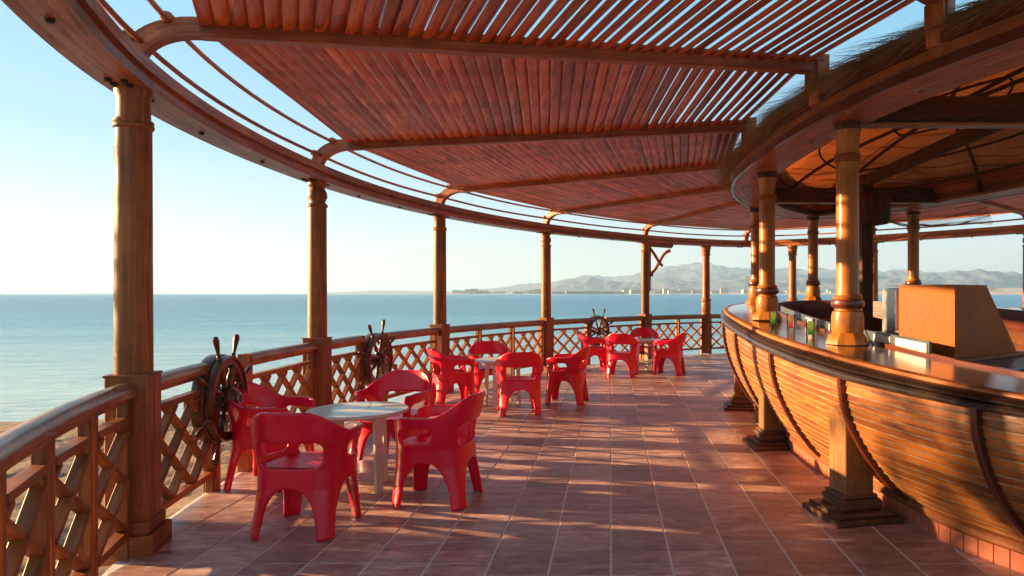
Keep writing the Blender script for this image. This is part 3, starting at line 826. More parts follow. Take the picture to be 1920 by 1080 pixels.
# travelling bowward on the left side: outward is -x = left of travel -> negative profile x
gt = loopz(0)
def gf(y): return max(.6, min(1, .66 + (y - 3.3) / 1.6 * .34))
GZ = [gf(p[1]) for p in GL]
def loop_part(name, prof, mat, dz=0): return obj(name, MB().sweep(loopz(dz), prof, closed=True, fixed=True, zs=GZ), mat, bar)
loop_part('gunwale_cap', [(-.018, .105), (-.016, .136), (-.004, .142), (.030, .142), (.030, .105)], M['rail'])
loop_part('upper_moulding', [(-.038, .052), (-.062, .062), (-.066, .080), (-.050, .098), (-.026, .110), (-.0185, .112), (-.0185, .052)], M['black'])
loop_part('lower_moulding', [(-.03, -.02), (-.05, -.01), (-.055, .012), (-.05, .032), (-.038, .045), (.03, .050), (.03, -.02)], M['black'])
loop_part('counter_top', [(.032, .10), (.032, .138), (.56, .138), (.56, .10)], M['counter'])
loop_part('inner_coaming', [(.562, .06), (.562, .160), (.60, .160), (.60, -.10), (.55, -.10), (.55, .06)], M['rib'])
loop_part('inner_wall', [(.57, -.86), (.57, -.102), (.595, -.102), (.595, -.86)], M['dark'])
BL = B + [mir(p) for p in B[::-1][1:-1]]
obj('keel_wale', MB().sweep(BL, [(-.02, -.055), (-.035, -.04), (-.035, .0), (-.02, .012), (.08, .012), (.08, -.055)], closed=True, fixed=True), M['worn'], bar)
# skirting tiles
BP = Path([Vector((p[0], p[1], 0)) for p in B]); d = 0; k = 0
while d < BP.L[-1] - .1:
    p = BP.at(d + .048); q = BP.at(d + .06); t = (BP.at(d + .095) - BP.at(d)).normalized()
    if p[1] < 11:
        ang = math.atan2(t[1], t[0]); h = .10 + random.uniform(-.002, .002)
        mb = MB().box((p[0], p[1], h / 2), (.092, .02, h), ang, .002); obj('skirting_tile', mb, M['redtile'], bar); k += 1
    d += .0965
obj('skirting_mortar', MB().sweep([Vector((p[0] + .0, p[1], 0)) for p in offs(BL, .012, True)], [(0, 0), (0, .104), (.08, .104), (.08, 0)], closed=True, fixed=True), M['mortar'], bar)
# support posts under the gunwale
for (x, y, rz, top) in ((1.625, 4.70, R(13), .93), (1.59, 6.85, R(5), .97), (1.72, 9.1, R(-8), 1.05)):
    mb = MB().box((x, y, top / 2 + .02), (.208, .208, top), rz, .006); po = obj('support_post', mb, M['post'], bar)
    m2 = MB(); m2.box((x, y, .020), (.47, .47, .04), rz, .012); m2.box((x, y, .055), (.40, .40, .03), rz, .01)
    obj('foot_plate', m2, M['foot'], po)
    m2 = MB(); m2.box((x, y, .105), (.28, .28, .07), rz, .012); m2.box((x, y, .155), (.245, .245, .03), rz, .01)
    obj('foot_moulding', m2, M['foot'], po)
# dark carved scroll on the stern quarter
i = gi(2.95); p = hull(i, .86, .07)
mb = MB()
for k in range(3):
    q = hull(i - k * 3, .90 - .05 * k, .07); t = (G[i - k * 3 + 1] - G[i - k * 3 - 1]).normalized()
    ring = [q + t * .085 * math.cos(a_ * math.pi / 8) + Z * .05 * math.sin(a_ * math.pi / 8) for a_ in range(16)]
    mb.tube(ring, .022, 8, closed=True)
obj('chain_link', mb, M['black'], bar)

# ------------------------------------------------------------------ bar canopy
can = empty('bar_canopy', (AX, 7.2, 0), 'oval thatched bar canopy on honey coloured turned columns above the boat counter', 'canopy')
I0 = [(3.45, 1.7), (2.72, 2.35), (2.12, 3.45), (1.72, 4.5), (1.51, 5.6), (1.42, 6.9), (1.45, 8.2), (1.80, 9.7), (2.5, 11.1), (3.45, 12.05)]
il = [Vector((x, y, 0)) for x, y in I0]
IL = catmull(il + [mir(p) for p in il[::-1][1:-1]], 10, closed=True)
H_I = 2.80
def can_part(name, prof, mat): return obj(name, MB().sweep(lift(IL, H_I), prof, closed=True, fixed=True), mat, can)
can_part('soffit', [(0, 0), (.40, 0), (.40, .03), (0, .03)], M['beam'])
can_part('lower_fascia', [(-.022, -.008), (-.022, .055), (0, .055), (0, -.008)], M['rib'])
can_part('middle_fascia', [(-.012, .057), (-.012, .125), (.01, .125), (.01, .057)], M['rail'])
can_part('upper_fascia', [(-.028, .127), (-.028, .20), (.0, .20), (.0, .127)], M['rib'])
can_part('inner_fascia', [(.38, .03), (.38, .20), (.41, .20), (.41, .03)], M['dark'])
can_part('roof_board', [(-.02, .20), (-.02, .215), (.42, .215), (.42, .20)], M['dark'])
IP = Path(lift(IL, 0) + [Vector(IL[0])])
for (x, y) in ((1.98, 4.42), (1.72, 5.95), (1.68, 4.95), (1.64, 8.4)):
    obj('downlight', MB().lathe([(.028, -.004), (.042, -.006), (.042, .002), (.028, .002), (.028, -.004)], (x, y, H_I), seg=20), M['lamp_ring'], can)
# counter columns
def zc(x, y):
    i = gi(y) if y > 1.6 else 0; return G[i][2] + .140 * gf(y)
def bar_column(x, y, label=None):
    z0 = zc(x, y); z1 = H_I; hgt = z1 - z0
    r = .084
    oc = MB().lathe([(.165, 0), (.165, .01), (.15, .05), (.118, .088), (.112, .09)], (x, y, z0), seg=8)
    prof = [(.112, .085), (.118, .11), (.12, .20), (.112, .245), (.096, .255), (.094, .265), (.10, .27), (.118, .285), (.124, .305), (.118, .33), (.104, .34), (.108, .348), (.108, .36), (.090, .37), (r, .40), (r, hgt - .30)]
    c = obj('counter_column', MB().lathe(prof + [(r, hgt - .20), (r + .004, hgt - .12), (r + .014, hgt - .065), (r + .014, hgt - .06)], (x, y, z0), seg=28), M['honey'], can)
    obj('octagonal_foot', oc, M['honey'], c, sharp=20)
    rp = []
    for k in range(3):
        zz = hgt - .30 + k * .022; rp += [(r + .001, zz), (r + .014, zz + .006), (r + .014, zz + .014), (r + .001, zz + .02)]
    obj('collar_rings', MB().lathe(rp, (x, y, z0), seg=28), M['rail'], c)
    obj('base_torus', MB().lathe([(.100, .27), (.120, .286), (.1265, .305), (.120, .329), (.106, .339)], (x, y, z0), seg=28), M['rib'], c)
    obj('capital_ring', MB().lathe([(r + .014, hgt - .06), (r + .022, hgt - .05), (r + .022, hgt - .035), (r + .012, hgt - .03), (r + .022, hgt - .022), (r + .022, hgt - .001), (r, hgt - .001)], (x, y, z0), seg=28), M['dark'], c)
for x, y in ((1.80, 5.28), (1.675, 7.45), (2.22, 10.6), (3.42, 11.75), (4.75, 10.9), (5.2, 8.4), (5.2, 6.0)): bar_column(x, y)
# cross beams, king post and drum
for y, a, b in ((5.35, 1.85, 5.05), (9.9, 2.2, 4.7)):
    mb = MB(); mb.bar((a, y, H_I + .11), (b, y, H_I + .11), .12, .20, .006); obj('cross_beam', mb, M['ceil'], can)
    m2 = MB(); m2.bar((a, y, H_I + .0), (b, y, H_I + .0), .13, .018, .003); obj('cross_beam_batten', m2, M['post'], can)
mb = MB(); mb.bar((AX, 2.2, 3.03), (AX, 11.6, 3.03), .12, .12, .006); obj('ridge_beam', mb, M['ceil'], can)
mb = MB().box((3.43, 9.35, 1.55), (.15, .15, 3.1), 0, .006); obj('king_post', mb, M['ceil'], can)
obj('post_drum', MB().lathe([(.09, 2.42), (.22, 2.44), (.25, 2.50), (.25, 2.78), (.20, 2.84), (.09, 2.85)], (3.50, 9.35, 0), seg=28), M['ceil'], can)
# domed lining
dm = MB(); rows = 12; cxy = Vector((AX, 7.2, 0)); ni = len(IL); inn = offs([Vector(p) for p in IL], .395, True)
for j in range(rows + 1):
    t = j / rows; zz = H_I + .06 + .55 * math.sin(t * math.pi / 2)
    for p in inn:
        q = cxy + (Vector((p[0], p[1], 0)) - cxy) * math.cos(t * math.pi / 2); dm.v.append(Vector((q[0], q[1], zz)))
for j in range(rows):
    for i in range(ni):
        i2 = (i + 1) % ni; dm.face((j * ni + i, j * ni + i2, (j + 1) * ni + i2, (j + 1) * ni + i))
obj('domed_lining', dm, M['dome'], can, sharp=180)
for t in (.25, .55, .85):
    zz = H_I + .06 + .55 * math.sin(t * math.pi / 2) - .015
    loop = [cxy + (Vector((p[0], p[1], 0)) - cxy) * math.cos(t * math.pi / 2) * .995 + Z * zz for p in inn]
    obj('lining_hoop', MB().tube(loop, .014, 6, closed=True), M['ceil'], can)
for k in range(5, ni, 18):
    path = []
    for j in range(9):
        t = j / 8 * .97; p = inn[k]; path.append(cxy + (Vector((p[0], p[1], 0)) - cxy) * math.cos(t * math.pi / 2) * .99 + Z * (H_I + .045 + .55 * math.sin(t * math.pi / 2)))
    obj('lining_rafter', MB().tube(path, .022, 6), M['ceil'], can)
# thatch
th = MB(); rnd = random.Random(3)
outer = IL
tp = Path(lift(IL, 0) + [Vector((IL[0][0], IL[0][1], 0))])
# solid under-layer
und = MB(); base_n = len(IL)
for (k, zz) in ((.02, 3.015), (.06, 3.07), (.15, 3.12), (.24, 3.14)):
    for p in IL:
        q = Vector((p[0], p[1], 0)).lerp(cxy, k * .98 + .01); und.v.append(Vector((q[0], q[1], zz)))
for j in range(3):
    for i in range(base_n):
        i2 = (i + 1) % base_n; und.face((j * base_n + i, j * base_n + i2, (j + 1) * base_n + i2, (j + 1) * base_n + i))
obj('thatch_bed', und, M['thatch'], can)
def straw(mb, a, dirv, L, w, droop):
    side = dirv.cross(Z).normalized() * w / 2; b = len(mb.v); p = a.copy(); dv = dirv.normalized()
    for k in range(4):
        ww = side * (1 - k / 3.2); mb.v += [p - ww, p + ww]; p = p + dv * L / 3; dv = (dv - Z * droop).normalized()
    for k in range(3): mb.face((b + 2 * k, b + 2 * k + 1, b + 2 * k + 3, b + 2 * k + 2))
for k in range(34000):
    d = rnd.random() * tp.L[-1]; p = tp.at(d); t = (tp.at(min(tp.L[-1], d + .05)) - tp.at(max(0, d - .05))).normalized()
    out = Vector((-t[1], t[0], 0))
    if (p + out - cxy).length < (p - cxy).length: out = -out
    f = rnd.random() ** 1.6
    a = p.lerp(cxy, f * .22 + .01); a.z = 3.035 + min(f, .25) * .38 + rnd.uniform(-.02, .03)
    tuft = .5 + .5 * math.sin(d * 3.1) * math.sin(d * 1.3 + 1)
    tw = 1 if p[0] < AX else -1
    dv = t * tw * rnd.uniform(.3, 1.5) + out * rnd.uniform(.1, .9) + Z * rnd.uniform(-.35, .10 + .08 * tuft)
    straw(th, a, dv, rnd.uniform(.22, .36 + .26 * tuft), rnd.uniform(.006, .013), .13)
tag(obj('thatch_fronds', th, M['thatch'], can), kind='stuff')
# rope nets slung under the lining
def net(corners, nu, nv, sag, wob=.03):
    mb = MB(); A, B_, C, D_ = [Vector(c) for c in corners]
    def P(u, v):
        p = A.lerp(B_, u).lerp(D_.lerp(C, u), v)
        return p - Z * (sag * math.sin(math.pi * u) * (.3 + .7 * math.sin(math.pi * v))) + Vector((noise.noise(p * 2), noise.noise(p * 2 + Vector((9, 0, 0))), noise.noise(p * 3) * 1.5)) * wob
    for i in range(nu + 1): mb.sweep([P(i / nu, j / nv) for j in range(0, nv + 1, 2)], circ(.0014, 3), caps=False)
    for j in range(nv + 1): mb.sweep([P(i / nu, j / nv) for i in range(0, nu + 1, 2)], circ(.0014, 3), caps=False)
    return mb
o = obj('rope_net', net([(2.05, 3.9, 2.93), (2.0, 9.0, 2.90), (4.9, 9.0, 2.93), (4.9, 3.9, 2.95)], 110, 64, .10), M['net']); tag(o, 'wide brown rope net slung under the domed canopy lining', 'net')
o = obj('rope_net', net([(3.3, 9.9, 2.74), (5.1, 9.4, 2.74), (6.2, 11.3, 2.66), (4.4, 11.6, 2.72)], 60, 50, .16), M['net']); tag(o, 'loose rope net hanging at the far right below the canopy edge', 'net')

# ------------------------------------------------------------------ inside of the bar
wt = empty('steel_worktop', (2.6, 5.6, 0), 'grey steel worktop cabinet behind the boat counter', 'worktop')
inner = offs(G, .60)
pts = [Vector((p[0], p[1], 0)) for p in inner if 2.3 < p[1] < 9.6]
obj('steel_surface', MB().sweep(lift(pts, .93), [(.01, 0), (.01, .025), (.60, .025), (.60, 0)], fixed=True), M['dsteel'], wt)
obj('cabinet_front', MB().sweep(lift(pts, .0), [(.56, .05), (.56, .925), (.58, .925), (.58, .05)], fixed=True), M['steel'], wt)
up = [p for p in pts if 4.6 < p[1] < 8.3]
us = empty('steel_upstand', (up[0][0], up[0][1], .93), 'long bent steel upstand behind the drinks on the counter', 'metal strip')
upp = [Vector((p[0], p[1], zc(0, p[1]) - .05)) for p in up]
obj('backing_strip', MB().sweep(upp, [(.012, -.06), (.012, .135), (.03, .135), (.03, -.06)], fixed=True), M['dsteel'], us)
UP = Path(upp)
for s0, s1 in ((.02, .42), (.50, .78), (1.5, 1.78), (2.3, 2.5)):
    obj('pale_panel', MB().sweep(UP.seg(s0, s1, .1), [(.004, .04), (.004, .118), (.0115, .118), (.0115, .04)], fixed=True), M['white'], us)
# orange hood box
Bc = Vector((2.71, 5.47, 0)); Cc = Vector((3.57, 6.12, 0)); dBC = (Cc - Bc).normalized(); dBA = Vector((-dBC[1], dBC[0], 0))
Wd, Dp = (Cc - Bc).length, .47
Tc = Bc + dBC * Wd * .50
hd = empty('wooden_hood', (Bc[0], Bc[1], .985), 'large orange painted wooden hood box with one sloping side on the worktop', 'box')
mb = MB(); zb, zt = .985, 1.562
front = [Bc + Z * zb, Cc + Z * zb, Cc + Z * (zb + .03), Tc + Z * zt, Bc + Z * zt]
mb.poly(front, dBA * Dp); obj('hood_body', mb, M['boxwood'], hd, sharp=20)
m2 = MB(); m2.poly([Bc - dBC * .006 + Z * (zt + .001), Tc + Z * (zt + .001), Tc + Z * (zt + .012), Bc - dBC * .006 + Z * (zt + .012)], dBA * Dp); obj('top_board', m2, M['rail'], hd)
c1 = Bc.lerp(Cc, .5) + dBA * Dp * .5
bs = MB().box((c1[0], c1[1], .970), (Wd + .12, Dp + .1, .026), math.atan2(dBC[1], dBC[0]), .004); obj('base_board', bs, M['rail'], hd)
# counter block carrying it (stands on the floor)
blk = empty('grey_bar_cabinet', (c1[0], c1[1], 0), 'dark grey steel cabinet under the orange hood box', 'cabinet')
cb2 = MB().box((c1[0] + .25, c1[1] - .1, .4775), (Wd + .9, Dp + .5, .955), math.atan2(dBC[1], dBC[0]), .008); obj('cabinet_body', cb2, M['dsteel'], blk)
cb3 = MB().box((c1[0] + .25, c1[1] - .1, .87), (Wd + .905, Dp + .505, .012), math.atan2(dBC[1], dBC[0]), .002); obj('cabinet_groove', cb3, M['blackp'], blk)
# drinks machine
mx, my = 2.70, 6.50
cof = empty('drinks_machine', (mx, my, 1.0), 'grey steel drinks machine with black panel left of the orange hood', 'machine')
obj('machine_base', MB().box((mx + .06, my, 1.06), (.46, .4, .16), .1, .01), M['blackp'], cof)
obj('machine_body', MB().box((mx - .055, my + .05, 1.345), (.05, .26, .41), .1, .006), M['steel'], cof)
obj('machine_column', MB().box((mx + .04, my + .09, 1.25), (.11, .14, .22), .1, .006), M['steel'], cof)
bd = obj('machine_head', MB().box((mx + .09, my + .05, 1.455), (.23, .25, .20), .1, .01), M['blackp'], cof)
obj('drip_tray', MB().box((mx + .04, my - .02, 1.152), (.24, .3, .018), .1, .004), M['steel'], cof)
for k in range(3): obj('knob', MB().lathe([(.014, 0), (.014, .02), (.008, .025)], (mx + .03, my - .085, 1.39 + .045 * k), axis=(0, -1, 0), seg=10), M['steel'], bd)
obj('top_tray_wire', MB().tube([(mx - .04, my - .06, 1.575), (mx + .36, my - .06, 1.585), (mx + .36, my + .18, 1.585), (mx - .04, my + .18, 1.575)], .004, 6, closed=True), M['steel'], cof)
# curved tap
tp_ = empty('sink_tap', (2.22, 7.7, .95), 'thin curved chrome sink tap behind the drinks', 'tap')
obj('spout', MB().tube(catmull([(2.10, 7.45, .97), (2.12, 7.42, 1.16), (2.20, 7.38, 1.22), (2.42, 7.3, 1.235), (2.45, 7.29, 1.215)], 5), .009, 8), M['steel'], tp_)
obj('tap_foot', MB().lathe([(.025, 0), (.025, .01), (.012, .02)], (2.10, 7.45, .955), seg=12), M['steel'], tp_)
# cable hanging from the front counter column
cbl = obj('cable', MB().tube(catmull([(1.885, 5.30, 1.50), (1.93, 5.28, 1.25), (1.95, 5.2, 1.14), (1.96, 5.1, 1.095), (2.03, 5.0, 1.09)], 6), .004, 6), M['blackp'])
tag(cbl, 'thin black cable running down the front counter column to the countertop', 'cable')
# three drinks
def glass(x, y, z, mat, label):
    root = empty('drink_glass', (x, y, z), label, 'glass', 'tall drinks lined up on the bar counter')
    obj('glass_wall', MB().lathe([(0, 0), (.033, 0), (.035, .004), (.039, .160), (.0375, .160), (.0325, .030), (0, .030)], (x, y, z), seg=28), M['glass'], root)
    obj('drink', MB().lathe([(0, .031), (.0320, .031), (.0362, .142), (0, .142)], (x, y, z), seg=28), mat, root)
glass(1.655, 5.76, zc(0, 5.76), M['drink_green'], 'tall green drink nearest the big front counter column')
glass(1.655, 6.38, zc(0, 6.38), M['drink_red'], 'red and orange layered drink between the two green ones')
glass(1.590, 6.80, zc(0, 6.80), M['drink_green'], 'green drink farthest along the counter, beside the second column')

# ------------------------------------------------------------------ chairs
def lerp_tab(tab, z):
    for (z0, v0), (z1, v1) in zip(tab[:-1], tab[1:]):
        if z <= z1:
            k = (z - z0) / (z1 - z0); k = k * k * (3 - 2 * k) if False else k; return v0 + (v1 - v0) * k
    return tab[-1][1]
TW = [(0, .272), (.15, .255), (.30, .243), (.42, .242), (.55, .262), (.66, .285), (.80, .290)]
TF = [(0, .262), (.15, .250), (.30, .240), (.42, .238), (.55, .245), (.66, .250), (.80, .25)]
TB = [(0, .290), (.15, .262), (.30, .235), (.42, .228), (.55, .250), (.66, .282), (.80, .318)]
def smooth(a, b, x):
    t = max(0, min(1, (x - a) / (b - a))); return t * t * (3 - 2 * t)
def shell_pt(a, z):
    n_ = 3.0; sn, cs = math.sin(a), math.cos(a)
    r = (abs(sn) ** n_ + abs(cs) ** n_) ** (-1 / n_)
    if z > .45:
        n2 = 3.0 - .8 * smooth(.45, .8, z) * (1 if cs < 0 else 0); r = (abs(sn) ** n2 + abs(cs) ** n2) ** (-1 / n2)
    W = lerp_tab(TW, z); Dd = lerp_tab(TF, z) if cs > 0 else lerp_tab(TB, z)
    return Vector((W * r * sn, Dd * r * cs, z))
def rrect(x, y, hx, hy, r):
    qx, qy = abs(x) - hx + r, abs(y) - hy + r
    return math.hypot(max(qx, 0), max(qy, 0)) + min(max(qx, qy), 0) - r
def smax(a, b, k=.02):
    h = max(k - abs(a - b), 0) / k; return max(a, b) + h * h * k * .25
def shell_f(a, z):
    """<0 inside. a in (-pi, pi], 0 = front"""
    R0 = .285; ab = abs(a); x = ab * R0
    top = .645 + .145 * smooth(R(98), R(158), ab) - .012 * smooth(R(60), R(45), ab)
    f = z - top
    # front opening between the arm tips, down to the seat front
    f = smax(f, -rrect(a * R0, z - .82, R(39) * R0, .405, .05), .03)
    # arches between the legs
    for c, hw, hh in ((0, 34.5, .335), (90, 34.5, .325), (180, 34.5, .31)):
        dx = (ab - R(c)) * R0; w = R(hw) * R0
        e = (abs(dx) / w) ** 2.6 + (z / hh) ** 2.6 if z > 0 else (abs(dx) / w) ** 2.6
        f = smax(f, (1 - e ** (1 / 2.6)) * w * (1.0 if e < 1 else 1.0), .02)
    f = smax(f, -rrect((ab - math.pi) * R0, z - .515, R(41) * R0, .080, .055), .015)
    f = smax(f, -rrect((ab - R(77)) * R0, z - .512 - (ab - R(77)) * .02, R(26) * R0, .050, .049), .015)
    return f
def chair_meshes():
    NA, NZ = 132, 48; zmax = .80; mbv = {}; verts = []; faces = []
    def fa(i): return (i % NA) / NA * 2 * math.pi - math.pi
    keep = set()
    for i in range(NA):
        for j in range(NZ):
            if shell_f(fa(i) + math.pi / NA, (j + .5) / NZ * zmax) < 0: keep.add((i, j))
    vid = {}
    def V(i, j):
        i %= NA
        if (i, j) in vid: return vid[(i, j)]
        a, z = fa(i), j / NZ * zmax
        nb = [((i - 1) % NA, j - 1), (i, j - 1), ((i - 1) % NA, j), (i, j)]
        bd_ = any(q not in keep for q in nb)
        if bd_ and j > 0:
            for _ in range(6):
                f = shell_f(a, z); e_ = .002
                ga = (shell_f(a + e_ / .285, z) - shell_f(a - e_ / .285, z)) / (2 * e_); gz = (shell_f(a, z + e_) - shell_f(a, z - e_)) / (2 * e_)
                g2 = ga * ga + gz * gz
                if g2 < 1e-6: break
                st = max(-.01, min(.01, f)) / max(g2, .3)
                a -= st * ga / .285; z -= st * gz
            z = max(0, z)
        elif bd_ and j == 0 and False: pass
        verts.append(shell_pt(a, z)); vid[(i, j)] = len(verts) - 1; return vid[(i, j)]
    for (i, j) in sorted(keep): faces.append((V(i, j), V(i + 1, j), V(i + 1, j + 1), V(i, j + 1)))
    me = D.meshes.new('moulded_frame'); me.from_pydata([tuple(v) for v in verts], [], faces); me.update()
    o = D.objects.new('tmp', me); scene.collection.objects.link(o)
    md = o.modifiers.new('s', 'SOLIDIFY'); md.thickness = .028; md.offset = 0; md.use_even_offset = False
    m3 = o.modifiers.new('u', 'SUBSURF'); m3.levels = 1
    dg = bpy.context.evaluated_depsgraph_get(); em = D.meshes.new_from_object(o.evaluated_get(dg)); D.objects.remove(o)
    em.name = 'moulded_frame'; em.materials.clear(); em.materials.append(M['red'])
    em.polygons.foreach_set('use_smooth', [True] * len(em.polygons)); em.update()
    # seat
    mb = MB(); n_ = 66
    for layer, dz in ((0, 0), (1, -.03)):
        for j in range(n_ + 1):
            for i in range(n_ + 1):
                u, v = 2 * i / n_ - 1, 2 * j / n_ - 1
                m_ = max(abs(u), abs(v)); 
                if m_ > 1e-6:
                    a = math.atan2(u, v); p = shell_pt(a, .42); q = Vector((p[0], p[1], 0)) * m_
                    # keep squares straight near the middle
                    q = q.lerp(Vector((u * .236, v * .232, 0)), (1 - m_) ** .5 * .9 if m_ < 1 else 0)
                else: q = Vector((0, 0, 0))
                dish = -.022 * (1 - (q[0] / .24) ** 2) * (1 - (q[1] / .24) ** 2) - .006 * (q[1] / .24)
                fu, fv = (u * 5.5) % 1, (v * 5.5) % 1
                gr = -.0028 if (min(fu, 1 - fu) < .10 or min(fv, 1 - fv) < .10) and m_ < .86 else 0
                chk = .0012 if (int(math.floor(u * 5.5)) + int(math.floor(v * 5.5))) % 2 and m_ < .86 else 0
                mb.v.append(Vector((q[0], q[1], .435 + dish + dz + ((gr + chk) if layer == 0 else 0))))
    K = (n_ + 1) ** 2
    for l in (0, 1):
        for j in range(n_):
            for i in range(n_):
                a = l * K + j * (n_ + 1) + i; mb.face((a, a + 1, a + n_ + 2, a + n_ + 1))
    sm, _ = to_mesh('seat', mb, M['red'], False, 180)
    return em, sm
shell_me, seat_me = chair_meshes()
CH = [  # x, y, facing (deg, 0 = +Y away from camera, positive turns left), label, group
    (-1.95, 4.47, -3, 'nearest red chair, its back to us at the front round table', 0),
    (-1.27, 5.06, 84, 'red chair right of the front round table, seen from its side', 0),
    (-2.68, 5.50, -94, 'red chair left of the front table, beside the nearest ship wheel', 0),
    (-1.93, 6.15, 172, 'red chair behind the front round table, facing us', 0),
    (-2.13, 9.35, -62, 'leftmost red chair of the middle group, by the third column', 1),
    (-1.78, 10.15, -165, 'red chair of the middle group facing us across its table', 1),
    (-1.17, 8.80, 12, 'red chair of the middle group with its back to us', 1),
    (-.62, 9.60, 82, 'rightmost red chair of the middle group, turned to the left', 1),
    (-.34, 13.45, -80, 'leftmost red chair of the far group, below the small ship wheel', 2),
    (.20, 12.70, -10, 'red chair of the far group with its back to us', 2),
    (.68, 14.35, 178, 'red chair behind the farthest round table', 2),
    (1.08, 13.0, 72, 'rightmost red chair of the far group, nearest the bar', 2)]
GR = ['red plastic armchairs on the terrace'] * 3
for x, y, f, lab, gi_ in CH:
    root = empty('armchair', (x, y, 0), lab, 'chair', GR[gi_], R(f)); root.scale = (1.06, 1.06, 1.0)
    for nm, me in (('moulded_frame', shell_me), ('seat', seat_me)):
        o = D.objects.new(nm, me); scene.collection.objects.link(o); o.parent = root

# ------------------------------------------------------------------ tables
def table(x, y, rz, label):
    root = empty('round_table', (x, y, 0), label, 'table', 'white round tables among the red chairs', rz)
    wl[root.name] = Vector((0, 0, 0))
    obj('tabletop', MB().lathe([(0, .583), (.365, .583), (.376, .590), (.377, .603), (.370, .610), (0, .611)], (0, 0, 0), seg=64), M['table'], root)
    for k in range(4):
        a = math.pi / 4 + k * math.pi / 2; c, s_ = math.cos(a), math.sin(a)
        mb = MB().bar((c * .245, s_ * .245, 0), (c * .225, s_ * .225, .582), .066, .032, .004, up=Vector((c, s_, .0))); obj('leg', mb, M['table'], root)
    obj('shelf', MB().lathe([(0, .135), (.212, .135), (.216, .14), (.216, .155), (.212, .16), (0, .16)], (0, 0, 0), seg=40), M['table'], root)
    ap = MB()
    for k in range(2):
        a = math.pi / 4 + k * math.pi / 2; c, s_ = math.cos(a) * .21, math.sin(a) * .21
        ap.bar((-c, -s_, .555 - .001 * k), (c, s_, .555 - .001 * k), .03, .05, .003)
    obj('cross_brace', ap, M['table'], root)
table(-1.96, 5.37, R(12), 'white painted round table among the nearest red chairs')
table(-1.48, 9.45, R(30), 'white round table in the middle group of red chairs')
table(.60, 13.5, R(20), 'farthest small white round table near the bow railing')

# ------------------------------------------------------------------ far shore, mountains, town
def PXY(px, dist): return (px - 1146) / 1300 * dist
def far_land(name, pts, y0, y1, mat, nz, seed, rows=56, step=3, amp=.35, detail=1.):
    """pts: (px, height px above horizon); a ridge range between y0 and y1 metres away"""
    mb = MB(); xs = []; x = pts[0][0]
    while x <= pts[-1][0]: xs.append(x); x += step
    for j in range(rows + 1):
        t = j / rows; yy = y0 + (y1 - y0) * t
        for px in xs:
            h = lerp_tab(pts, px) ; X = PXY(px, yy)
            env = math.sin(min(1, t * 1.25) * math.pi / 2) ** 1.1 if t < .8 else math.cos((t - .8) / .2 * math.pi / 2)
            rg = 0; fr = 1; am = 1
            for o_ in range(5):
                rg += am * (1 - abs(noise.noise(Vector((X * nz * fr, yy * nz * fr * .8, seed + o_ * 7)))) * 2); fr *= 2.1; am *= .52
            rg = rg / 2.0
            z = (h / 1300 * (y0 + (y1 - y0) * .8)) * env * (1 - amp + amp * rg * 1.25)
            mb.v.append(Vector((X, yy, max(z, -.5) - .3 + (0 if j else -1))))
    n_ = len(xs)
    for j in range(rows):
        for i in range(n_ - 1):
            a = j * n_ + i; mb.face((a, a + 1, a + n_ + 1, a + n_))
    o = obj(name, mb, mat, sharp=180); tag(o, kind='structure'); return o
back = [(560, 0), (640, 4), (700, 7), (760, 6), (840, 5), (900, 9), (960, 16), (1000, 22), (1030, 24), (1060, 28), (1110, 36), (1150, 34), (1200, 47), (1260, 52), (1330, 60), (1350, 57), (1400, 50), (1450, 52), (1500, 46), (1540, 49), (1600, 44), (1650, 46), (1720, 44), (1760, 42), (1860, 44), (1920, 38), (2100, 34), (2400, 30)]
front = [(1000, 0), (1030, 16), (1060, 24), (1105, 31), (1150, 26), (1190, 22), (1250, 30), (1330, 22), (1400, 34), (1440, 24), (1500, 36), (1580, 28), (1640, 34), (1700, 42), (1760, 36), (1800, 43), (1846, 45), (1880, 40), (1920, 38), (2000, 40), (2200, 36), (2400, 20)]
far_land('far_mountains', back, 6300, 8300, M['rock'], .0017, 3, amp=.34)
far_land('near_mountains', front, 4300, 5900, M['rock'], .0026, 11, amp=.55)
coast = [(560, 0), (640, .6), (820, 1.2), (840, 3), (1000, 3.2), (1040, 3), (1200, 4), (1400, 5), (1600, 8), (1750, 11), (1850, 15), (1920, 18), (2100, 20), (2400, 20)]
def coast_land():
    mb = MB(); xs = list(range(560, 2401, 8)); ys = [2300, 2303, 2400, 2600, 2950, 3400, 4000, 4700]
    for j, yy in enumerate(ys):
        for px in xs:
            h = lerp_tab(coast, px); k = (0, .05, .25, .45, .65, .85, 1.0, 1.05)[j]
            y2 = yy + 200 * noise.noise(Vector((px * .01, 0, 0))) * (1 if px < 1500 else .4) - max(0, (px - 1500)) * 1.3
            hh = h * .55 * k * yy / 1300 + noise.noise(Vector((px * .05, yy * .002, 1))) * 1.5 * k
            mb.v.append(Vector((PXY(px, y2), y2, -.42 if j == 0 else -.2 + max(0, hh))))
    n_ = len(xs)
    for j in range(len(ys) - 1):
        for i in range(n_ - 1):
            a = j * n_ + i; mb.face((a, a + 1, a + n_ + 1, a + n_))
    tag(obj('far_shore', mb, M['shore'], sharp=180), kind='structure')
coast_land()
far_land('far_island', [(100, 0), (130, 1.2), (165, 3.4), (190, 3.8), (230, 2.4), (300, 1), (430, .6), (520, 1.0), (640, 0)], 6500, 7500, M['rock'], .001, 5, rows=10)
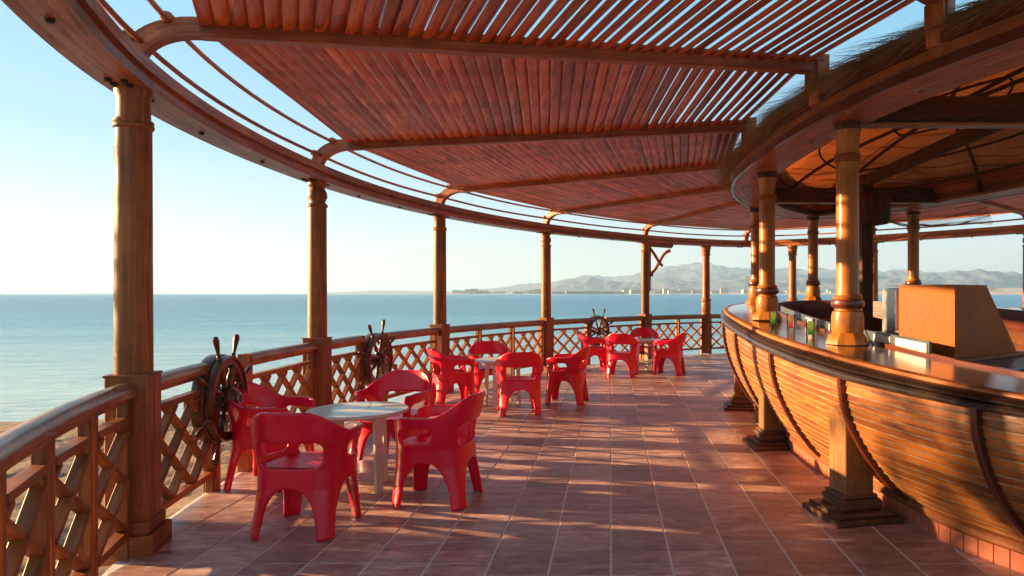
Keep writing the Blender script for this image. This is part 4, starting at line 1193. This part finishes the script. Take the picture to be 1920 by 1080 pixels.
# one block mesh per kind, copied
rnd = random.Random(11)
def block(w, d, h, fl, mat):
    wall = MB().box((0, 0, h / 2), (w, d, h), 0, .1)
    wm, wc = to_mesh('wall', wall, mat)
    win = MB()
    for f in range(fl):
        z = h * (f + .55) / fl; nx = max(2, int(w / 7))
        for k in range(nx): win.box((-w / 2 + w * (k + .5) / nx, -d / 2 - .1, z), (w / nx * .45, .3, h / fl * .4), 0, .05)
    wi, ic = to_mesh('window_row', win, M['wind'])
    return (wm, wc, wi, ic)
kinds = [block(30, 20, 10, 3, M['plaster']), block(46, 20, 13, 4, M['plaster']), block(24, 18, 18, 5, M['plaster2']), block(60, 20, 9, 2, M['plaster2'])]
def shore_h(px, y): return max(0, lerp_tab(coast, px)) * .55 * .5 * y / 1300
def building(px, y, kk, label, grp, sc=1):
    z = shore_h(px, y) * .6 - .5
    root = D.objects.new('far_building', None); scene.collection.objects.link(root)
    root.location = (PXY(px, y), y, z); root.scale = (sc, 1, sc); root.rotation_euler.z = rnd.uniform(-.3, .3)
    tag(root, label, 'building', grp)
    wm, wc, wi, ic = kinds[kk]
    for nm, me, c in (('wall', wm, wc), ('window_row', wi, ic)):
        o = D.objects.new(nm, me); scene.collection.objects.link(o); o.parent = root; o.location = c
for k in range(110):
    px = rnd.uniform(1170, 1860) if k < 84 else rnd.uniform(850, 1030)
    building(px, rnd.uniform(2650, 3500), rnd.randrange(3), 'tiny pale town building on the far shore under the mountains' if px > 1100 else 'tiny pale building on the hazy shore left of the fourth column', 'town buildings under the mountains' if px > 1100 else 'buildings on the hazy left shore', rnd.uniform(.7, 1.4))
for k, (px, sc) in enumerate(((1052, 1.0), (1078, 1.15), (1105, 1.15), (1132, 1.1), (1156, .9))):
    building(px, 2420, 3, ('leftmost', 'second from left', 'middle', 'fourth from left', 'rightmost')[k] + ' of the long low beige hotel blocks across the bay', 'waterfront hotel blocks across the bay', sc * 1.0)
# transmission mast
mp_ = Vector((PXY(994, 2900), 2900, 0))
ms = obj('radio_mast', MB().tube([mp_, mp_ + Z * 75], 1.2, 6, scales=[1, .3]), M['wind']); tag(ms, 'thin radio mast standing on the far shore', 'mast')
# palms on the right shore
def palm_meshes():
    tk = MB().tube([(0, 0, 0), (.3, 0, 4), (.1, 0, 8)], .45, 6, scales=[1, .7, .6]); cr = MB()
    for k in range(15):
        a = 2 * math.pi * k / 15 + rnd.uniform(-.2, .2); dv = Vector((math.cos(a), math.sin(a), rnd.uniform(.1, .9)))
        straw(cr, Vector((.1, 0, 8)), dv, rnd.uniform(4, 5), 1.3, .55)
    return to_mesh('trunk', tk, M['trunk']), to_mesh('crown', cr, M['palm'])
(tm, tcc), (cm, ccc) = palm_meshes()
for k in range(16):
    px = 1856 + k * 4.6 + rnd.uniform(-1.5, 1.5); y = 2130 + rnd.uniform(-20, 120)
    root = D.objects.new('palm_tree', None); scene.collection.objects.link(root); root.location = (PXY(px, y), y, .8); s_ = rnd.uniform(.9, 1.5); root.scale = (s_,) * 3
    tag(root, 'tiny palm tree on the sandy shore at the far right', 'palm tree', 'palms along the far right shore')
    for nm, me, c in (('trunk', tm, tcc), ('crown', cm, ccc)):
        o = D.objects.new(nm, me); scene.collection.objects.link(o); o.parent = root; o.location = c

# palm added out of view, left of the terrace, so its crown shades the near end
def shade_palm(x, y, h, cr, nf, seed):
    rn = random.Random(seed); root = empty('palm_tree', (x, y, -.1), 'bushy palm added out of view left of the terrace to shade its near end', 'palm tree')
    pts = [(x + .12 * math.sin(k * .6), y + .08 * math.cos(k), -.1 + h * k / 10) for k in range(11)]
    obj('trunk', MB().tube(pts, .17, 12, scales=[1.25 - .04 * k for k in range(11)]), M['trunk'], root)
    mb = MB()
    for f in range(nf):
        a = rn.random() * 2 * math.pi; el = rn.uniform(-.7, 1.2); d = Vector((math.cos(a) * math.cos(el), math.sin(a) * math.cos(el), math.sin(el)))
        p = Vector((pts[-1][0], pts[-1][1], pts[-1][2])); L = cr * rn.uniform(.85, 1.1); steps = 14; path = [p.copy()]
        for k in range(steps): p = p + d * L / steps; d = (d - Z * .085).normalized(); path.append(p.copy())
        mb.tube(path[::2], .014, 5)
        for k in range(3, steps + 1):
            t = (path[k] - path[k - 1]).normalized(); sd_ = t.cross(Z).normalized()
            for q in range(3):
                for sg in (1, -1):
                    pp = path[k - 1].lerp(path[k], q / 3); straw(mb, pp, sd_ * sg + t * .7 - Z * rn.uniform(.1, .4), .42 * (1 - abs(k / steps - .55)), .028, .12)
    tag(obj('crown', mb, M['palm'], root, sharp=180), kind='stuff')
shade_palm(-11.5, 5.75, 3.3, 1.75, 34, 4)

# ------------------------------------------------------------------ haze
hz = MB(); 
x0, x1, y0, y1, z0, z1 = -19000, 19000, -4000, 25000, -1.6, 430
for z in (z0, z1):
    for x, y in ((x0, y0), (x1, y0), (x1, y1), (x0, y1)): hz.v.append(Vector((x, y, z)))
for f in ((0, 1, 2, 3), (4, 5, 6, 7), (0, 1, 5, 4), (1, 2, 6, 5), (2, 3, 7, 6), (3, 0, 4, 7)): hz.face(f)
ho = obj('haze', hz, None); tag(ho, kind='stuff')
hm = D.materials.new('pale_haze'); hm.use_nodes = True; nt = hm.node_tree; nt.nodes.remove(nt.nodes['Principled BSDF'])
pv = nt.nodes.new('ShaderNodeVolumePrincipled'); pv.inputs['Color'].default_value = (.48, .74, 1, 1); pv.inputs['Density'].default_value = .00012; pv.inputs['Anisotropy'].default_value = .2
nt.links.new(pv.outputs[0], nt.nodes['Material Output'].inputs['Volume'])
ho.data.materials.append(hm)
